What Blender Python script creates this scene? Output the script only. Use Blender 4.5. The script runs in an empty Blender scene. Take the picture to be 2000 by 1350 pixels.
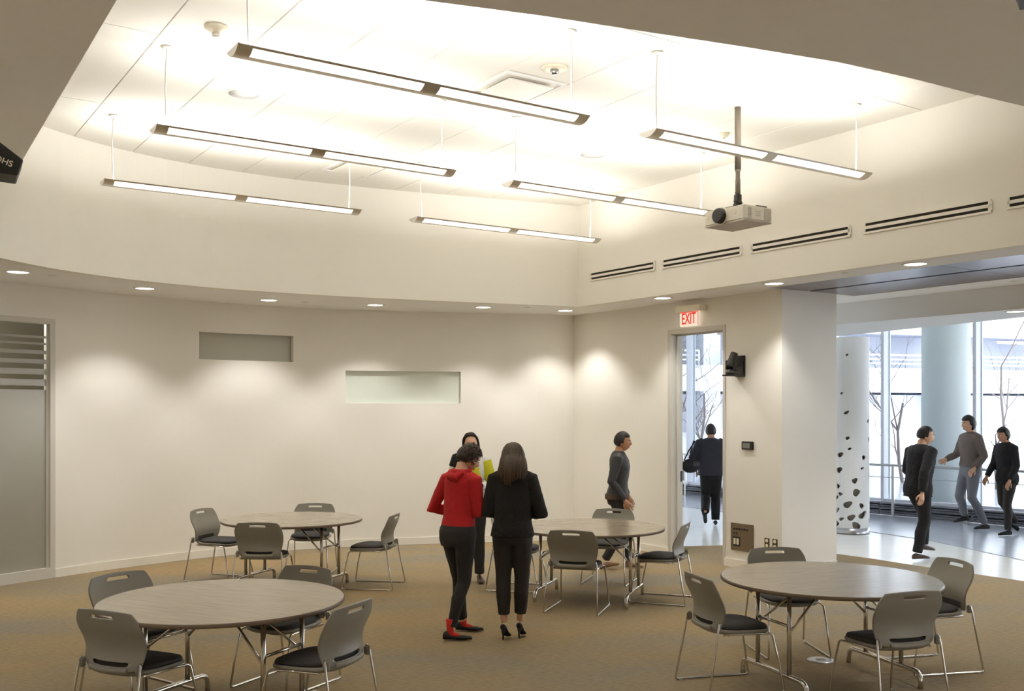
import bpy, bmesh, math, random
import numpy as np
from mathutils import Vector, Matrix, noise
random.seed(7)
PI = math.pi
scn = bpy.context.scene
COL = scn.collection

# ------------------------------------------------------------------ camera, world, exposure
F, CX, HZ, CH = 1950.0, 1000.0, 799.0, 1.95          # focal length in px, optical centre, horizon row, eye height
cam = bpy.data.cameras.new('camera'); camo = bpy.data.objects.new('camera', cam); COL.objects.link(camo)
camo.location = (0, 0, CH); camo.rotation_euler = (PI/2, 0, 0)
cam.sensor_fit = 'HORIZONTAL'; cam.sensor_width = 36.0; cam.lens = 36.0*F/2000.0
cam.shift_y = (HZ-675.0)/2000.0; cam.clip_start = 0.05; cam.clip_end = 400
scn.camera = camo
scn.view_settings.view_transform = 'Standard'; scn.view_settings.look = 'None'
scn.view_settings.gamma = 1.0; scn.view_settings.use_curve_mapping = False
scn.view_settings.exposure = 0.46
UP_W, LENS_E, SPOT_W, SKY_E = 28.0, 1.1, 84.0, 5.0
world = bpy.data.worlds.new('overcast_sky'); scn.world = world; world.use_nodes = True
bg = world.node_tree.nodes['Background']; bg.inputs[0].default_value = (0.90, 0.95, 1.0, 1); bg.inputs[1].default_value = SKY_E
try:
    scn.cycles.max_bounces = 10; scn.cycles.diffuse_bounces = 6; scn.cycles.transparent_max_bounces = 16
    scn.cycles.sample_clamp_indirect = 6.0; scn.cycles.use_denoising = True
except Exception: pass

# ------------------------------------------------------------------ helpers
def at(px, py, h):                                   # floor-plan point seen at a pixel of the photograph, at height h
    y = F*(CH-h)/(py-HZ); return ((px-CX)/F*y, y)
D2 = (0.832, 0.5547); E1 = (-0.5547, 0.832)          # across / along the right-hand wall
def SR(s, r): return (s*D2[0]+r*E1[0], s*D2[1]+r*E1[1])
def sr(x, y): return (x*D2[0]+y*D2[1], x*E1[0]+y*E1[1])
def lin(c):
    return tuple(((v/255.0)/12.92 if v/255.0 <= .04045 else ((v/255.0+.055)/1.055)**2.4) for v in c)

def mat(name, rgb, rough=.6, metal=0.0, var=.06, scale=6.0, bump=0.0, bscale=60.0, emit=None, estr=0.0, spec=.5, stretch=(1, 1, 1), rgb2=None, sheen=0.0, coat=0.0):
    m = bpy.data.materials.new(name); m.use_nodes = True
    nt = m.node_tree; b = nt.nodes['Principled BSDF']
    c = lin(rgb); c2 = lin(rgb2) if rgb2 else tuple(v*(1-var) for v in c)
    tc = nt.nodes.new('ShaderNodeTexCoord'); mp = nt.nodes.new('ShaderNodeMapping'); mp.inputs['Scale'].default_value = stretch
    nz = nt.nodes.new('ShaderNodeTexNoise'); nz.inputs['Scale'].default_value = scale; nz.inputs['Detail'].default_value = 4
    mx = nt.nodes.new('ShaderNodeMix'); mx.data_type = 'RGBA'
    mx.inputs[6].default_value = (*c, 1); mx.inputs[7].default_value = (*c2, 1)
    L = nt.links
    L.new(tc.outputs['Object'], mp.inputs[0]); L.new(mp.outputs[0], nz.inputs['Vector'])
    L.new(nz.outputs[0], mx.inputs[0]); L.new(mx.outputs[2], b.inputs['Base Color'])
    b.inputs['Roughness'].default_value = rough; b.inputs['Metallic'].default_value = metal
    b.inputs['Specular IOR Level'].default_value = spec
    if sheen: b.inputs['Sheen Weight'].default_value = sheen
    if coat: b.inputs['Coat Weight'].default_value = coat
    if bump:
        n2 = nt.nodes.new('ShaderNodeTexNoise'); n2.inputs['Scale'].default_value = bscale
        bp = nt.nodes.new('ShaderNodeBump'); bp.inputs['Strength'].default_value = bump; bp.inputs['Distance'].default_value = .01
        L.new(mp.outputs[0], n2.inputs['Vector']); L.new(n2.outputs[0], bp.inputs['Height']); L.new(bp.outputs[0], b.inputs['Normal'])
    if emit:
        b.inputs['Emission Color'].default_value = (*lin(emit), 1); b.inputs['Emission Strength'].default_value = estr
    return m

def glass_mat(name, tint=(1, 1, 1), gloss=.08):
    m = bpy.data.materials.new(name); m.use_nodes = True; nt = m.node_tree; nt.nodes.clear()
    o = nt.nodes.new('ShaderNodeOutputMaterial'); t = nt.nodes.new('ShaderNodeBsdfTransparent'); t.inputs[0].default_value = (*tint, 1)
    g = nt.nodes.new('ShaderNodeBsdfGlossy'); g.inputs['Roughness'].default_value = .02
    fr = nt.nodes.new('ShaderNodeLayerWeight'); fr.inputs['Blend'].default_value = gloss
    mx = nt.nodes.new('ShaderNodeMixShader'); L = nt.links
    L.new(fr.outputs['Fresnel'], mx.inputs[0]); L.new(t.outputs[0], mx.inputs[1]); L.new(g.outputs[0], mx.inputs[2]); L.new(mx.outputs[0], o.inputs[0])
    return m

class MB:
    def __init__(s): s.v = []; s.f = []; s.sm = []; s.mi = []; s.cur = 0
    def add(s, vs, fs, smooth=False):
        o = len(s.v); s.v += [tuple(v) for v in vs]
        for f in fs: s.f.append(tuple(i+o for i in f)); s.sm.append(smooth); s.mi.append(s.cur)
    def box(s, c, d, rz=0.0, rot=None):
        R = rot or Matrix.Rotation(rz, 3, 'Z'); c = Vector(c)
        vs = [c + R @ Vector((x*d[0]/2, y*d[1]/2, z*d[2]/2)) for x in (-1, 1) for y in (-1, 1) for z in (-1, 1)]
        s.add(vs, [(0, 1, 3, 2), (4, 6, 7, 5), (0, 4, 5, 1), (2, 3, 7, 6), (0, 2, 6, 4), (1, 5, 7, 3)])
    def rbox(s, c, d, b, rz=0.0, rot=None):           # box with chamfered edges
        R = rot or Matrix.Rotation(rz, 3, 'Z'); c = Vector(c); bm = bmesh.new(); bmesh.ops.create_cube(bm, size=1)
        for v in bm.verts: v.co = Vector((v.co.x*d[0], v.co.y*d[1], v.co.z*d[2]))
        bmesh.ops.bevel(bm, geom=bm.edges[:], offset=b, segments=2, affect='EDGES')
        bm.verts.index_update()
        s.add([c + R @ v.co for v in bm.verts], [[v.index for v in f.verts] for f in bm.faces]); bm.free()
    def prism(s, poly, z0, z1):
        n = len(poly); a = sum(poly[i][0]*poly[(i+1) % n][1]-poly[(i+1) % n][0]*poly[i][1] for i in range(n))
        if a < 0: poly = poly[::-1]
        vs = [(x, y, z0) for x, y in poly]+[(x, y, z1) for x, y in poly]
        fs = [tuple(range(n))[::-1], tuple(range(n, 2*n))]+[(i, (i+1) % n, n+(i+1) % n, n+i) for i in range(n)]
        s.add(vs, fs)
    def tube(s, pts, r, n=8, closed=False, cap=True, sq=(1, 1)):
        pts = [Vector(p) for p in pts]; m = len(pts)
        rs = r if isinstance(r, (list, tuple)) else [r]*m
        tang = []
        for i in range(m):
            a = pts[(i-1) % m] if (closed or i > 0) else pts[i]; b = pts[(i+1) % m] if (closed or i < m-1) else pts[i]
            tang.append((b-a).normalized())
        up = Vector((0, 0, 1)) if abs(tang[0].z) < .9 else Vector((0, 1, 0))
        nrm = (up - tang[0]*up.dot(tang[0])).normalized(); vs = []; fs = []
        for i in range(m):
            if i: nrm = (nrm - tang[i]*nrm.dot(tang[i])).normalized()
            bi = tang[i].cross(nrm)
            for k in range(n):
                a = 2*PI*k/n; vs.append(pts[i]+(nrm*math.cos(a)*sq[0]+bi*math.sin(a)*sq[1])*rs[i])
        for i in range(m if closed else m-1):
            for k in range(n):
                j = (i+1) % m; fs.append((i*n+k, i*n+(k+1) % n, j*n+(k+1) % n, j*n+k))
        s.add(vs, fs, True)
        if cap and not closed:
            o = len(s.v)-len(vs); s.f.append(tuple(o+k for k in range(n))[::-1]); s.sm.append(False); s.mi.append(s.cur)
            s.f.append(tuple(o+(m-1)*n+k for k in range(n))); s.sm.append(False); s.mi.append(s.cur)
    def rings(s, rings, smooth=True, cap=True):       # list of equally long vertex loops
        n = len(rings[0]); vs = [p for R in rings for p in R]; fs = []
        for i in range(len(rings)-1):
            for k in range(n): fs.append((i*n+k, i*n+(k+1) % n, (i+1)*n+(k+1) % n, (i+1)*n+k))
        s.add(vs, fs, smooth)
        if cap:
            o = len(s.v)-len(vs)
            s.f.append(tuple(o+k for k in range(n))[::-1]); s.sm.append(False); s.mi.append(s.cur)
            s.f.append(tuple(o+(len(rings)-1)*n+k for k in range(n))); s.sm.append(False); s.mi.append(s.cur)
    def lathe(s, prof, c=(0, 0, 0), n=24, cap=True, smooth=True):
        s.rings([[(c[0]+r*math.cos(2*PI*k/n), c[1]+r*math.sin(2*PI*k/n), c[2]+z) for k in range(n)] for r, z in prof], smooth, cap)
    def ell(s, c, r, n=14, m=9, R=None):
        c = Vector(c); rg = []
        for i in range(m+1):
            a = -PI/2+PI*(i/m); a = max(-PI/2+.05, min(PI/2-.05, a))
            L = [Vector((r[0]*math.cos(a)*math.cos(2*PI*k/n), r[1]*math.cos(a)*math.sin(2*PI*k/n), r[2]*math.sin(a))) for k in range(n)]
            rg.append([c+(R @ p if R else p) for p in L])
        s.rings(rg)
    def mesh(s, name='m'):
        me = bpy.data.meshes.new(name); me.from_pydata(s.v, [], s.f)
        me.polygons.foreach_set('use_smooth', s.sm); me.polygons.foreach_set('material_index', s.mi); me.update(); return me
    def build(s, name, m, parent=None, **k):
        return put(name, s.mesh(name), m, parent, **k)

def put(name, me, m, parent=None, label=None, cat=None, group=None, kind=None, loc=None, rz=0.0):
    for x in (m if isinstance(m, (list, tuple)) else [m]):
        if x and x.name not in [q.name for q in me.materials if q]: me.materials.append(x)
    o = bpy.data.objects.new(name, me); COL.objects.link(o)
    if parent: o.parent = parent
    if loc: o.location = loc
    if rz: o.rotation_euler = (0, 0, rz)
    tag(o, label, cat, group, kind); return o
def tag(o, label=None, cat=None, group=None, kind=None):
    if label: o['label'] = label
    if cat: o['category'] = cat
    if group: o['group'] = group
    if kind: o['kind'] = kind
def empty(name, loc, rz=0.0, **k):
    o = bpy.data.objects.new(name, None); COL.objects.link(o); o.location = loc; o.rotation_euler = (0, 0, rz); o.empty_display_size = .1
    tag(o, **k); return o
def copy_tree(o, parent=None):
    c = o.copy(); COL.objects.link(c)
    if parent: c.parent = parent
    for ch in list(o.children): copy_tree(ch, c)
    return c
def facing(fx, fy): return math.atan2(-fx, fy)
def baked(mb, mods, name='m'):                       # evaluate modifiers into a plain mesh
    me = mb.mesh(name) if isinstance(mb, MB) else mb
    t = bpy.data.objects.new('tmp', me); COL.objects.link(t)
    for ty, kw in mods:
        md = t.modifiers.new(ty, ty)
        for k, v in kw.items(): setattr(md, k, v)
    dg = bpy.context.evaluated_depsgraph_get(); dg.update()
    out = bpy.data.meshes.new_from_object(t.evaluated_get(dg)); bpy.data.objects.remove(t); out.name = name
    out.materials.clear(); return out
def text_mb(s, size, depth):
    cu = bpy.data.curves.new('txt', 'FONT'); cu.body = s; cu.offset = size*.012; cu.size = size; cu.extrude = depth; cu.align_x = 'CENTER'; cu.align_y = 'CENTER'
    t = bpy.data.objects.new('txt', cu); COL.objects.link(t)
    dg = bpy.context.evaluated_depsgraph_get(); dg.update()
    me = bpy.data.meshes.new_from_object(t.evaluated_get(dg)); bpy.data.objects.remove(t); return me

# ------------------------------------------------------------------ materials
M = {}
M['paint'] = mat('warm_white_paint', (238, 234, 225), .75, var=.02, bump=.03, bscale=180)
M['paint_trim'] = mat('white_trim_paint', (238, 233, 222), .45, var=.02)
M['soffit'] = mat('soffit_paint', (241, 240, 238), .8, var=.03)
M['tile'] = mat('acoustic_tile', (243, 240, 232), .9, var=.03, scale=40, bump=.06, bscale=250)
M['cool_paint'] = mat('corridor_paint', (226, 226, 226), .7, var=.02)
M['frame'] = mat('door_frame_paint', (205, 200, 190), .45, var=.03)
M['metalpanel'] = mat('satin_metal_panel', (150, 142, 146), .28, 1.0, var=.06, scale=3)
M['dark'] = mat('black_plastic', (38, 35, 33), .45, var=.1)
M['darkgap'] = mat('dark_recess', (40, 34, 28), .9, var=.1)
M['chrome'] = mat('chrome_tube', (215, 210, 202), .16, 1.0, var=.05)
M['plastic'] = mat('grey_chair_plastic', (134, 129, 118), .42, var=.05, scale=20, bump=.05, bscale=300)
M['pad'] = mat('charcoal_seat_fabric', (52, 47, 44), .75, var=.25, scale=90, bump=.2, bscale=400)
M['lampmetal'] = mat('lamp_grey_metal', (232, 227, 218), .5, var=.03)
M['lampalu'] = mat('lamp_satin_aluminium', (232, 228, 220), .38, 1.0, var=.03)
M['lampmetal2'] = mat('lamp_end_cap', (222, 216, 202), .5, var=.03)
M['lens'] = mat('lamp_lens', (250, 246, 235), .4, var=.01, emit=(255, 250, 240), estr=LENS_E)
M['bulb'] = mat('downlight_glow', (255, 252, 245), .4, var=.01, emit=(255, 248, 232), estr=6.0)
M['cord'] = mat('white_cord', (240, 236, 226), .5, var=.02)
M['steel'] = mat('brushed_steel', (190, 190, 192), .3, 1.0, var=.08, scale=30)
M['glass'] = glass_mat('clear_glass', (.95, .97, .97), .06)
M['frost'] = mat('frosted_film', (156, 152, 140), .22, var=.04, spec=.6)
M['niche'] = mat('niche_glass_green', (226, 231, 220), .25, var=.03, spec=.6)
M['niche2'] = mat('niche_glass_grey', (190, 188, 174), .35, var=.03, spec=.5)
M['snow'] = mat('snow', (246, 248, 252), .8, var=.03, scale=.6)
M['concrete'] = mat('pale_concrete', (222, 227, 226), .85, var=.08, scale=2.5, bump=.1, bscale=30)
M['outwhite'] = mat('white_spandrel', (240, 243, 248), .8, var=.04, scale=1)
M['outgrey'] = mat('grey_garage_wall', (198, 200, 212), .85, var=.06, scale=.8)
M['bark'] = mat('pale_bark', (150, 140, 138), .9, var=.2, scale=12)
M['mullion'] = mat('mullion_paint', (222, 226, 238), .4, var=.02)
M['convector'] = mat('dark_convector_metal', (138, 140, 148), .5, .0, var=.1)
M['plate'] = mat('bronze_wall_plate', (128, 112, 92), .4, .5, var=.05, scale=40)
M['ivory'] = mat('ivory_plastic', (236, 228, 206), .4, var=.03)
M['red'] = mat('exit_red', (214, 44, 30), .5, var=.05, emit=(214, 44, 30), estr=.5)
M['exitface'] = mat('exit_face', (245, 236, 222), .4, var=.02, emit=(250, 240, 225), estr=.35)
M['projwhite'] = mat('projector_white', (232, 226, 212), .45, var=.02)
M['projunder'] = mat('projector_base', (190, 180, 166), .5, var=.03)
M['pole'] = mat('pole_grey_paint', (126, 116, 104), .45, .4, var=.05)
M['blackglass'] = mat('lens_glass', (20, 20, 26), .08, var=.1, coat=.8)

def carpet():
    m = mat('mottled_carpet', (150, 120, 76), .95, spec=.15); nt = m.node_tree; b = nt.nodes['Principled BSDF']; L = nt.links
    tc = nt.nodes.new('ShaderNodeTexCoord'); mp = nt.nodes.new('ShaderNodeMapping'); mp.inputs['Rotation'].default_value = (0, 0, .35); mp.inputs['Scale'].default_value = (.32, .75, 1)
    n1 = nt.nodes.new('ShaderNodeTexNoise'); n1.inputs['Scale'].default_value = 1.0; n1.inputs['Detail'].default_value = 5; n1.inputs['Roughness'].default_value = .6
    cr = nt.nodes.new('ShaderNodeValToRGB'); e = cr.color_ramp.elements
    e[0].position = .36; e[0].color = (*lin((133, 124, 108)), 1); e[1].position = .66; e[1].color = (*lin((152, 129, 95)), 1)
    q = e.new(.52); q.color = (*lin((144, 127, 98)), 1)
    mp2 = nt.nodes.new('ShaderNodeMapping'); mp2.inputs['Rotation'].default_value = (0, 0, .35); mp2.inputs['Scale'].default_value = (18, 160, 50)
    n2 = nt.nodes.new('ShaderNodeTexNoise'); n2.inputs['Scale'].default_value = 1.0; n2.inputs['Detail'].default_value = 3
    mr = nt.nodes.new('ShaderNodeMapRange'); mr.inputs[1].default_value = .25; mr.inputs[2].default_value = .75; mr.inputs[3].default_value = .68; mr.inputs[4].default_value = 1.28
    mx = nt.nodes.new('ShaderNodeVectorMath'); mx.operation = 'SCALE'
    bp = nt.nodes.new('ShaderNodeBump'); bp.inputs['Strength'].default_value = .5; bp.inputs['Distance'].default_value = .01
    L.new(tc.outputs['Object'], mp.inputs[0]); L.new(mp.outputs[0], n1.inputs['Vector']); L.new(n1.outputs[0], cr.inputs[0])
    L.new(tc.outputs['Object'], mp2.inputs[0]); L.new(mp2.outputs[0], n2.inputs['Vector']); L.new(n2.outputs[0], mr.inputs[0])
    L.new(cr.outputs[0], mx.inputs[0]); L.new(mr.outputs[0], mx.inputs['Scale']); L.new(mx.outputs[0], b.inputs['Base Color'])
    L.new(n2.outputs[0], bp.inputs['Height']); L.new(bp.outputs[0], b.inputs['Normal']); return m
M['carpet'] = carpet()
M['laminate'] = mat('grey_wood_laminate', (178, 164, 143), .2, rgb2=(132, 119, 100), scale=1.6, stretch=(2.2, 46, 1), spec=.55)
M['laminate_edge'] = mat('laminate_edge_band', (112, 96, 78), .5, var=.1)
M['terrazzo'] = mat('pale_terrazzo', (246, 246, 242), .2, rgb2=(230, 232, 230), scale=3)
M['blueband'] = mat('blue_grey_terrazzo', (196, 200, 210), .22, rgb2=(172, 177, 190), scale=3)

# ------------------------------------------------------------------ room shell
SOF, CEIL, NEAR, DOORH = 3.355, 4.74, 4.15, 2.99
def polyfit_curve(P):
    P = np.array(P); t = np.concatenate([[0], np.cumsum(np.hypot(*np.diff(P, axis=0).T))])
    cx = np.polyfit(t, P[:, 0], 4); cy = np.polyfit(t, P[:, 1], 4)
    return (lambda u: (float(np.polyval(cx, u)), float(np.polyval(cy, u)))), t[-1]
WALL, WT = polyfit_curve([(-5.295, 11.55), (-4.5, 12.6), (-4.1, 13.02), (-2.9, 13.9), (-1.46, 14.36), (-.33, 14.64), (.925, 15.03)])
INNER, IT = polyfit_curve([(-4.78, 9.315), (-4.6, 9.75), (-3.966, 11.05), (-3.73, 11.37), (-2.5, 12.18), (-.27, 13.27), (.415, 13.5), (.90, 13.73)])
def t_at(fn, T, px):                                  # curve parameter seen at an image column
    a, b = -.5, T+.3
    for _ in range(50):
        c = (a+b)/2; x, y = fn(c)
        if (x/y) < (px-CX)/F: a = c
        else: b = c
    return a
CORNER = SR(9.11, 11.99); ICORNER = SR(8.376, 10.93)
wallpts = lambda a, b, n: [WALL(a+(b-a)*i/n) for i in range(n+1)]
def offset_pts(pts, d):                               # move a plan polyline sideways (to its left for d > 0)
    out = []
    for i, p in enumerate(pts):
        a = pts[max(0, i-1)]; b = pts[min(len(pts)-1, i+1)]; dx, dy = b[0]-a[0], b[1]-a[1]; l = math.hypot(dx, dy)
        out.append((p[0]-dy/l*d, p[1]+dx/l*d))
    return out
def strip(mb, pts, d, z0, z1):                        # a wall of thickness d along a polyline
    q = offset_pts(pts, d); n = len(pts)
    vs = [(x, y, z) for z in (z0, z1) for P in (pts, q) for x, y in P]
    fs = []
    for i in range(n-1):
        fs += [(i, i+1, 2*n+i+1, 2*n+i), (n+i+1, n+i, 3*n+i, 3*n+i+1), (2*n+i, 2*n+i+1, 3*n+i+1, 3*n+i), (i+1, i, n+i, n+i+1)]
    fs += [(0, 2*n, 3*n, n), (n-1, 2*n-1, 4*n-1, 3*n-1)]
    mb.add(vs, fs, False)

# floors
b = MB(); b.prism([(-8, -5), (20, -5), (20, 27), (-8, 27)], -.2, -.012)
b.build('floor_corridor', M['terrazzo'], kind='structure', label='pale terrazzo corridor floor')
blue = [SR(14.6, 30), (3.43, 20.0), (5.75, 15.84), (6.2, 14.91), (6.62, 12.9), (7.4, 10.5), (8.6, 7.5), (10, 3), (11, -5), (20, -5), (20, 27)]
b = MB(); b.prism(blue, -.011, -.004)
b.build('floor_band', M['blueband'], kind='structure', label='blue-grey corridor floor band along the glass')
cp = [(-8, -5), (10.2, -5), SR(11.1, -3), (5.8, 11.32), (5.06, 12.39), (4.71, 12.98), (4.376, 13.44), SR(10.09, 8.9), (3.05, 14.28), (2.62, 14.2), (1.9, 14.2), (1.4, 16), (-8, 16)]
b = MB(); b.prism(cp, -.011, 0.0)
b.build('floor', M['carpet'], kind='structure', label='mottled brown and grey carpet floor')

# curved back wall with two recessed niches
t0 = t_at(WALL, WT, 107)
n1a, n1b = t_at(WALL, WT, 389), t_at(WALL, WT, 573.5); n2a, n2b = t_at(WALL, WT, 675), t_at(WALL, WT, 900)
b = MB()
def seg(a, c, bands):
    n = max(2, int((c-a)/.12)); P = [WALL(a+(c-a)*i/n) for i in range(n+1)]
    for z0, z1 in bands: strip(b, P, .22, z0, z1)
seg(t0, n1a, [(0, SOF)]); seg(n1a, n1b, [(0, 2.602), (2.962, SOF)]); seg(n1b, n2a, [(0, SOF)]); seg(n2a, n2b, [(0, 2.03), (2.493, SOF)]); seg(n2b, WT, [(0, SOF)])
wall_back = b.build('wall_back', M['paint'], kind='structure', label='curved cream back wall')
for f in wall_back.data.polygons: f.use_smooth = False
for k, (a, c, z0, z1, mm, dp, lb) in enumerate([(n1a, n1b, 2.602, 2.962, 'niche2', .13, 'upper grey recessed niche in the curved wall'), (n2a, n2b, 2.03, 2.493, 'niche', .07, 'lower pale green glass niche in the curved wall')]):
    P = [WALL(a+(c-a)*i/10) for i in range(11)]
    e = MB(); strip(e, offset_pts(P, .2), .015, z0, z1); fr = e.build('window_%d' % (k+1), M['paint'], kind='structure', label=lb)
    e = MB(); strip(e, offset_pts(P, dp), .012, z0+.001, z1-.001); e.build('pane', M[mm], fr)
# baseboard along the curve and along the right wall
b = MB(); strip(b, offset_pts(wallpts(t0, WT, 60), -.014), .013, 0, .10); b.build('baseboard_back', M['paint_trim'], kind='structure', label='white baseboard along the curved wall')

def srbox(mb, s0, s1, r0, r1, z0, z1):
    mb.prism([SR(s0, r0), SR(s1, r0), SR(s1, r1), SR(s0, r1)], z0, z1)
DR0, DR1 = 8.88, 9.90
b = MB()
srbox(b, 9.11, 9.31, DR1, 12.25, 0, SOF); srbox(b, 9.11, 9.31, DR0, DR1, DOORH, SOF)
b.build('wall_right', M['paint'], kind='structure', label='right wall with the tall doorway')
b = MB(); srbox(b, 9.11, 10.09, 7.97, DR0, 0, SOF); b.build('wall_right_pier', M['paint'], kind='structure', label='thick pier ending the right wall')
b = MB(); srbox(b, 9.096, 9.109, DR1, 11.97, 0, .10); srbox(b, 9.096, 9.109, 7.97, DR0, 0, .10); srbox(b, 9.096, 10.09, 7.957, 7.969, 0, .10)
b.build('baseboard_right', M['paint_trim'], kind='structure', label='white baseboard along the right wall')
# doorway frame (no leaf in view)
dr = MB(); srbox(dr, 9.10, 9.31, DR1-.05, DR1+.012, 0, DOORH+.012)
door1 = dr.build('door_1', M['frame'], kind='structure', label='pale steel frame of the open doorway under the exit sign')
e = MB(); srbox(e, 9.10, 9.31, DR0-.012, DR0+.03, 0, DOORH+.012); e.build('jamb', M['frame'], door1)
e = MB(); srbox(e, 9.10, 9.31, DR0+.03, DR1-.05, DOORH-.05, DOORH+.012); e.build('head_jamb', M['frame'], door1)
e = MB(); srbox(e, 9.2, 9.25, DR1-.07, DR1-.05, 0, DOORH-.05); srbox(e, 9.2, 9.25, DR0+.03, DR1-.05, DOORH-.07, DOORH-.05); e.build('door_stop', M['frame'], door1)
e = MB(); srbox(e, 9.255, 9.30, DR1-.056, DR1-.05, 0.98, 1.12); e.build('strike_plate', M['dark'], door1, label='dark strike plate')

# left wall, back wall behind the viewer (plain)
P = WALL(t0); dx, dy = WALL(t0+.05)[0]-P[0], WALL(t0+.05)[1]-P[1]; l = math.hypot(dx, dy); TL = (-dx/l, -dy/l)
DL = 2.0; Q = (P[0]+TL[0]*DL, P[1]+TL[1]*DL)
b = MB(); strip(b, [(-6.9, -4.9), (-6.9, 8.0), Q], .2, 0, SOF); b.build('wall_left', M['paint'], kind='structure', label='plain left wall')
b = MB(); b.box((3, -5, 2.5), (20, .2, 5)); b.build('wall_near', M['paint'], kind='structure', label='plain wall behind the viewer')
b = MB(); strip(b, [Q, P], .2, DOORH, SOF); b.build('wall_left_header', M['paint'], kind='structure', label='wall above the frosted glass screen')

# soffit ring over the curved wall + right strip
inner = [INNER(IT*i/40) for i in range(41)]
I0 = inner[0]; inner_ext = [(-5.5, -4.9), (-5.5, 5.0), (-5.35, 7.2)]+inner[:-1]+[ICORNER]
outer = [(-7.1, -4.9), (-7.1, 8.0), (Q[0]-.1, Q[1]+.1)]+[WALL(t0+(WT-t0)*i/40) for i in range(41)]
outer = outer[:-1]+[CORNER]
def band(mb, A, B, z0, z1):                           # slab between two polylines of equal length
    n = len(A); vs = [(x, y, z) for z in (z0, z1) for P in (A, B) for x, y in P]; fs = []
    for i in range(n-1):
        fs += [(i, i+1, n+i+1, n+i), (2*n+i, 3*n+i, 3*n+i+1, 2*n+i+1), (i, 2*n+i, 2*n+i+1, i+1), (n+i, n+i+1, 3*n+i+1, 3*n+i)]
    fs += [(0, n, 3*n, 2*n), (n-1, 3*n-1, 4*n-1, 2*n-1)]
    mb.add(vs, fs)
b = MB()
ob2 = offset_pts(outer, .15)
band(b, inner_ext, ob2, SOF, SOF+.05)
b.prism([ICORNER, SR(8.376, 8.0), SR(9.3, 8.0), SR(9.3, 12.2), ob2[-1]], SOF, SOF+.05)
srbox(b, 8.376, 8.90, -8, 8.0, SOF, SOF+.05)
srbox(b, 9.3, 11.02, 7.97, 10.9, SOF, SOF+.05)
srbox(b, 10.43, 11.02, -8, 7.97, SOF, SOF+.05)
b.build('ceiling_soffit', M['soffit'], kind='structure', label='lower ceiling ring above the walls')
# upper bulkhead faces
b = MB(); strip(b, offset_pts(inner_ext, -.004), .12, SOF-.001, CEIL+.05); b.build('wall_upper_back', M['paint'], kind='structure', label='curved upper wall below the ceiling')
b = MB(); srbox(b, 8.372, 8.5, -8, 10.93, SOF-.001, CEIL+.05); b.build('wall_upper_right', M['paint'], kind='structure', label='straight upper wall holding the slot vents')
# near lower ceiling the viewer stands under
le = [at(25, 345, NEAR), at(228, 0, NEAR)]
dxy = (le[1][0]-le[0][0], le[1][1]-le[0][1]); corner = (le[1][0]+dxy[0]*.115, le[1][1]+dxy[1]*.115)
le0 = (le[0][0]-dxy[0]*.12, le[0][1]-dxy[1]*.12)
nc = [at(823, 0, NEAR), at(1060, 31, NEAR), at(1280, 64.8, NEAR), at(1460, 92.5, NEAR), at(1640, 122, NEAR), at(1780, 153, NEAR), at(1899, 183.6, NEAR), at(2000, 207.7, NEAR), (4.3, 7.68), (5.0, 8.35)]
near_poly = [le0, corner]+nc+[SR(8.4, -8), (8, -5.5), (-6, -5.5), (-5.6, 5.0), (-5.45, 7.2), (-5.0, 9.0)]
b = MB(); b.prism(near_poly, NEAR, CEIL+.02); NEARC = b.build('ceiling_near', M['soffit'], kind='structure', label='grey-lit lower ceiling over the near side of the room')
# unseen fill lamps and trims added to brighten the near floor and ceiling
for px_, py_ in ((-3.4, 3.2), (-1.2, 1.6), (1.6, 2.6), (4.2, 3.6), (-3.4, -1.2), (0.6, -1.4), (4.2, -.6)):
    e = MB(); e.lathe([(.125, 0), (.12, -.006), (.10, -.004), (.02, -.003)], n=24); o = e.build('near_fill_trim', M['bulb'], NEARC); o.location = (px_, py_, NEAR)
    ld = bpy.data.lights.get('near_fill') or bpy.data.lights.new('near_fill', 'SPOT'); ld.energy = 215; ld.spot_size = math.radians(110); ld.spot_blend = .6; ld.color = (1, .98, .945); ld.shadow_soft_size = .08
    a = bpy.data.objects.new('near_fill', ld); COL.objects.link(a); a.location = (px_, py_, NEAR-.015)
# main ceiling: backing slab + acoustic tiles
b = MB(); b.box((2, 6, CEIL+.075), (26, 26, .05)); ceil = b.build('ceiling', M['tile'], kind='structure', label='acoustic tile ceiling')
tw, tl = .645, 2.01; tm = None
for i in range(-6, 11):
    for j in range(-1, 5):
        s0 = 1.94+i*tw; r0 = 5.63+(j-1)*tl; c = SR(s0+tw/2, r0+tl/2)
        if s0 > 8.6 or s0 < -3: continue
        if tm is None:
            e = MB(); e.rbox((0, 0, 0), (tw-.007, tl-.007, .03), .003); tm = e.mesh('tile')
        o = put('ceiling_tile', tm, M['tile'], ceil, loc=(c[0], c[1], CEIL+.015), rz=facing(*E1))
# corridor ceilings
b = MB(); p = [SR(11.02, 10.9), SR(12.95, 10.9), SR(12.65, 9.3), SR(12.06, 6.73), SR(11.55, 4.5), SR(11.3, -8), SR(11.02, -8)]
b.prism(p, 3.08, 3.6); b.build('ceiling_beam', M['cool_paint'], kind='structure', label='dropped corridor ceiling with beige fascia beam')
b = MB(); srbox(b, 9.2, 30, -14, 30, 5.2, 5.3); b.build('ceiling_corridor', M['cool_paint'], kind='structure', label='high ceiling by the glass facade')
b = MB(); b.prism([SR(9.31, 12.05), SR(9.31, 26), SR(9.2, 26), SR(9.2, 12.05)], 0, 5.2); srbox(b, 9.2, 9.31, 8.5, 26, SOF+.06, 5.2); b.build('wall_corridor', M['cool_paint'], kind='structure', label='corridor side of the right wall')
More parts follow.
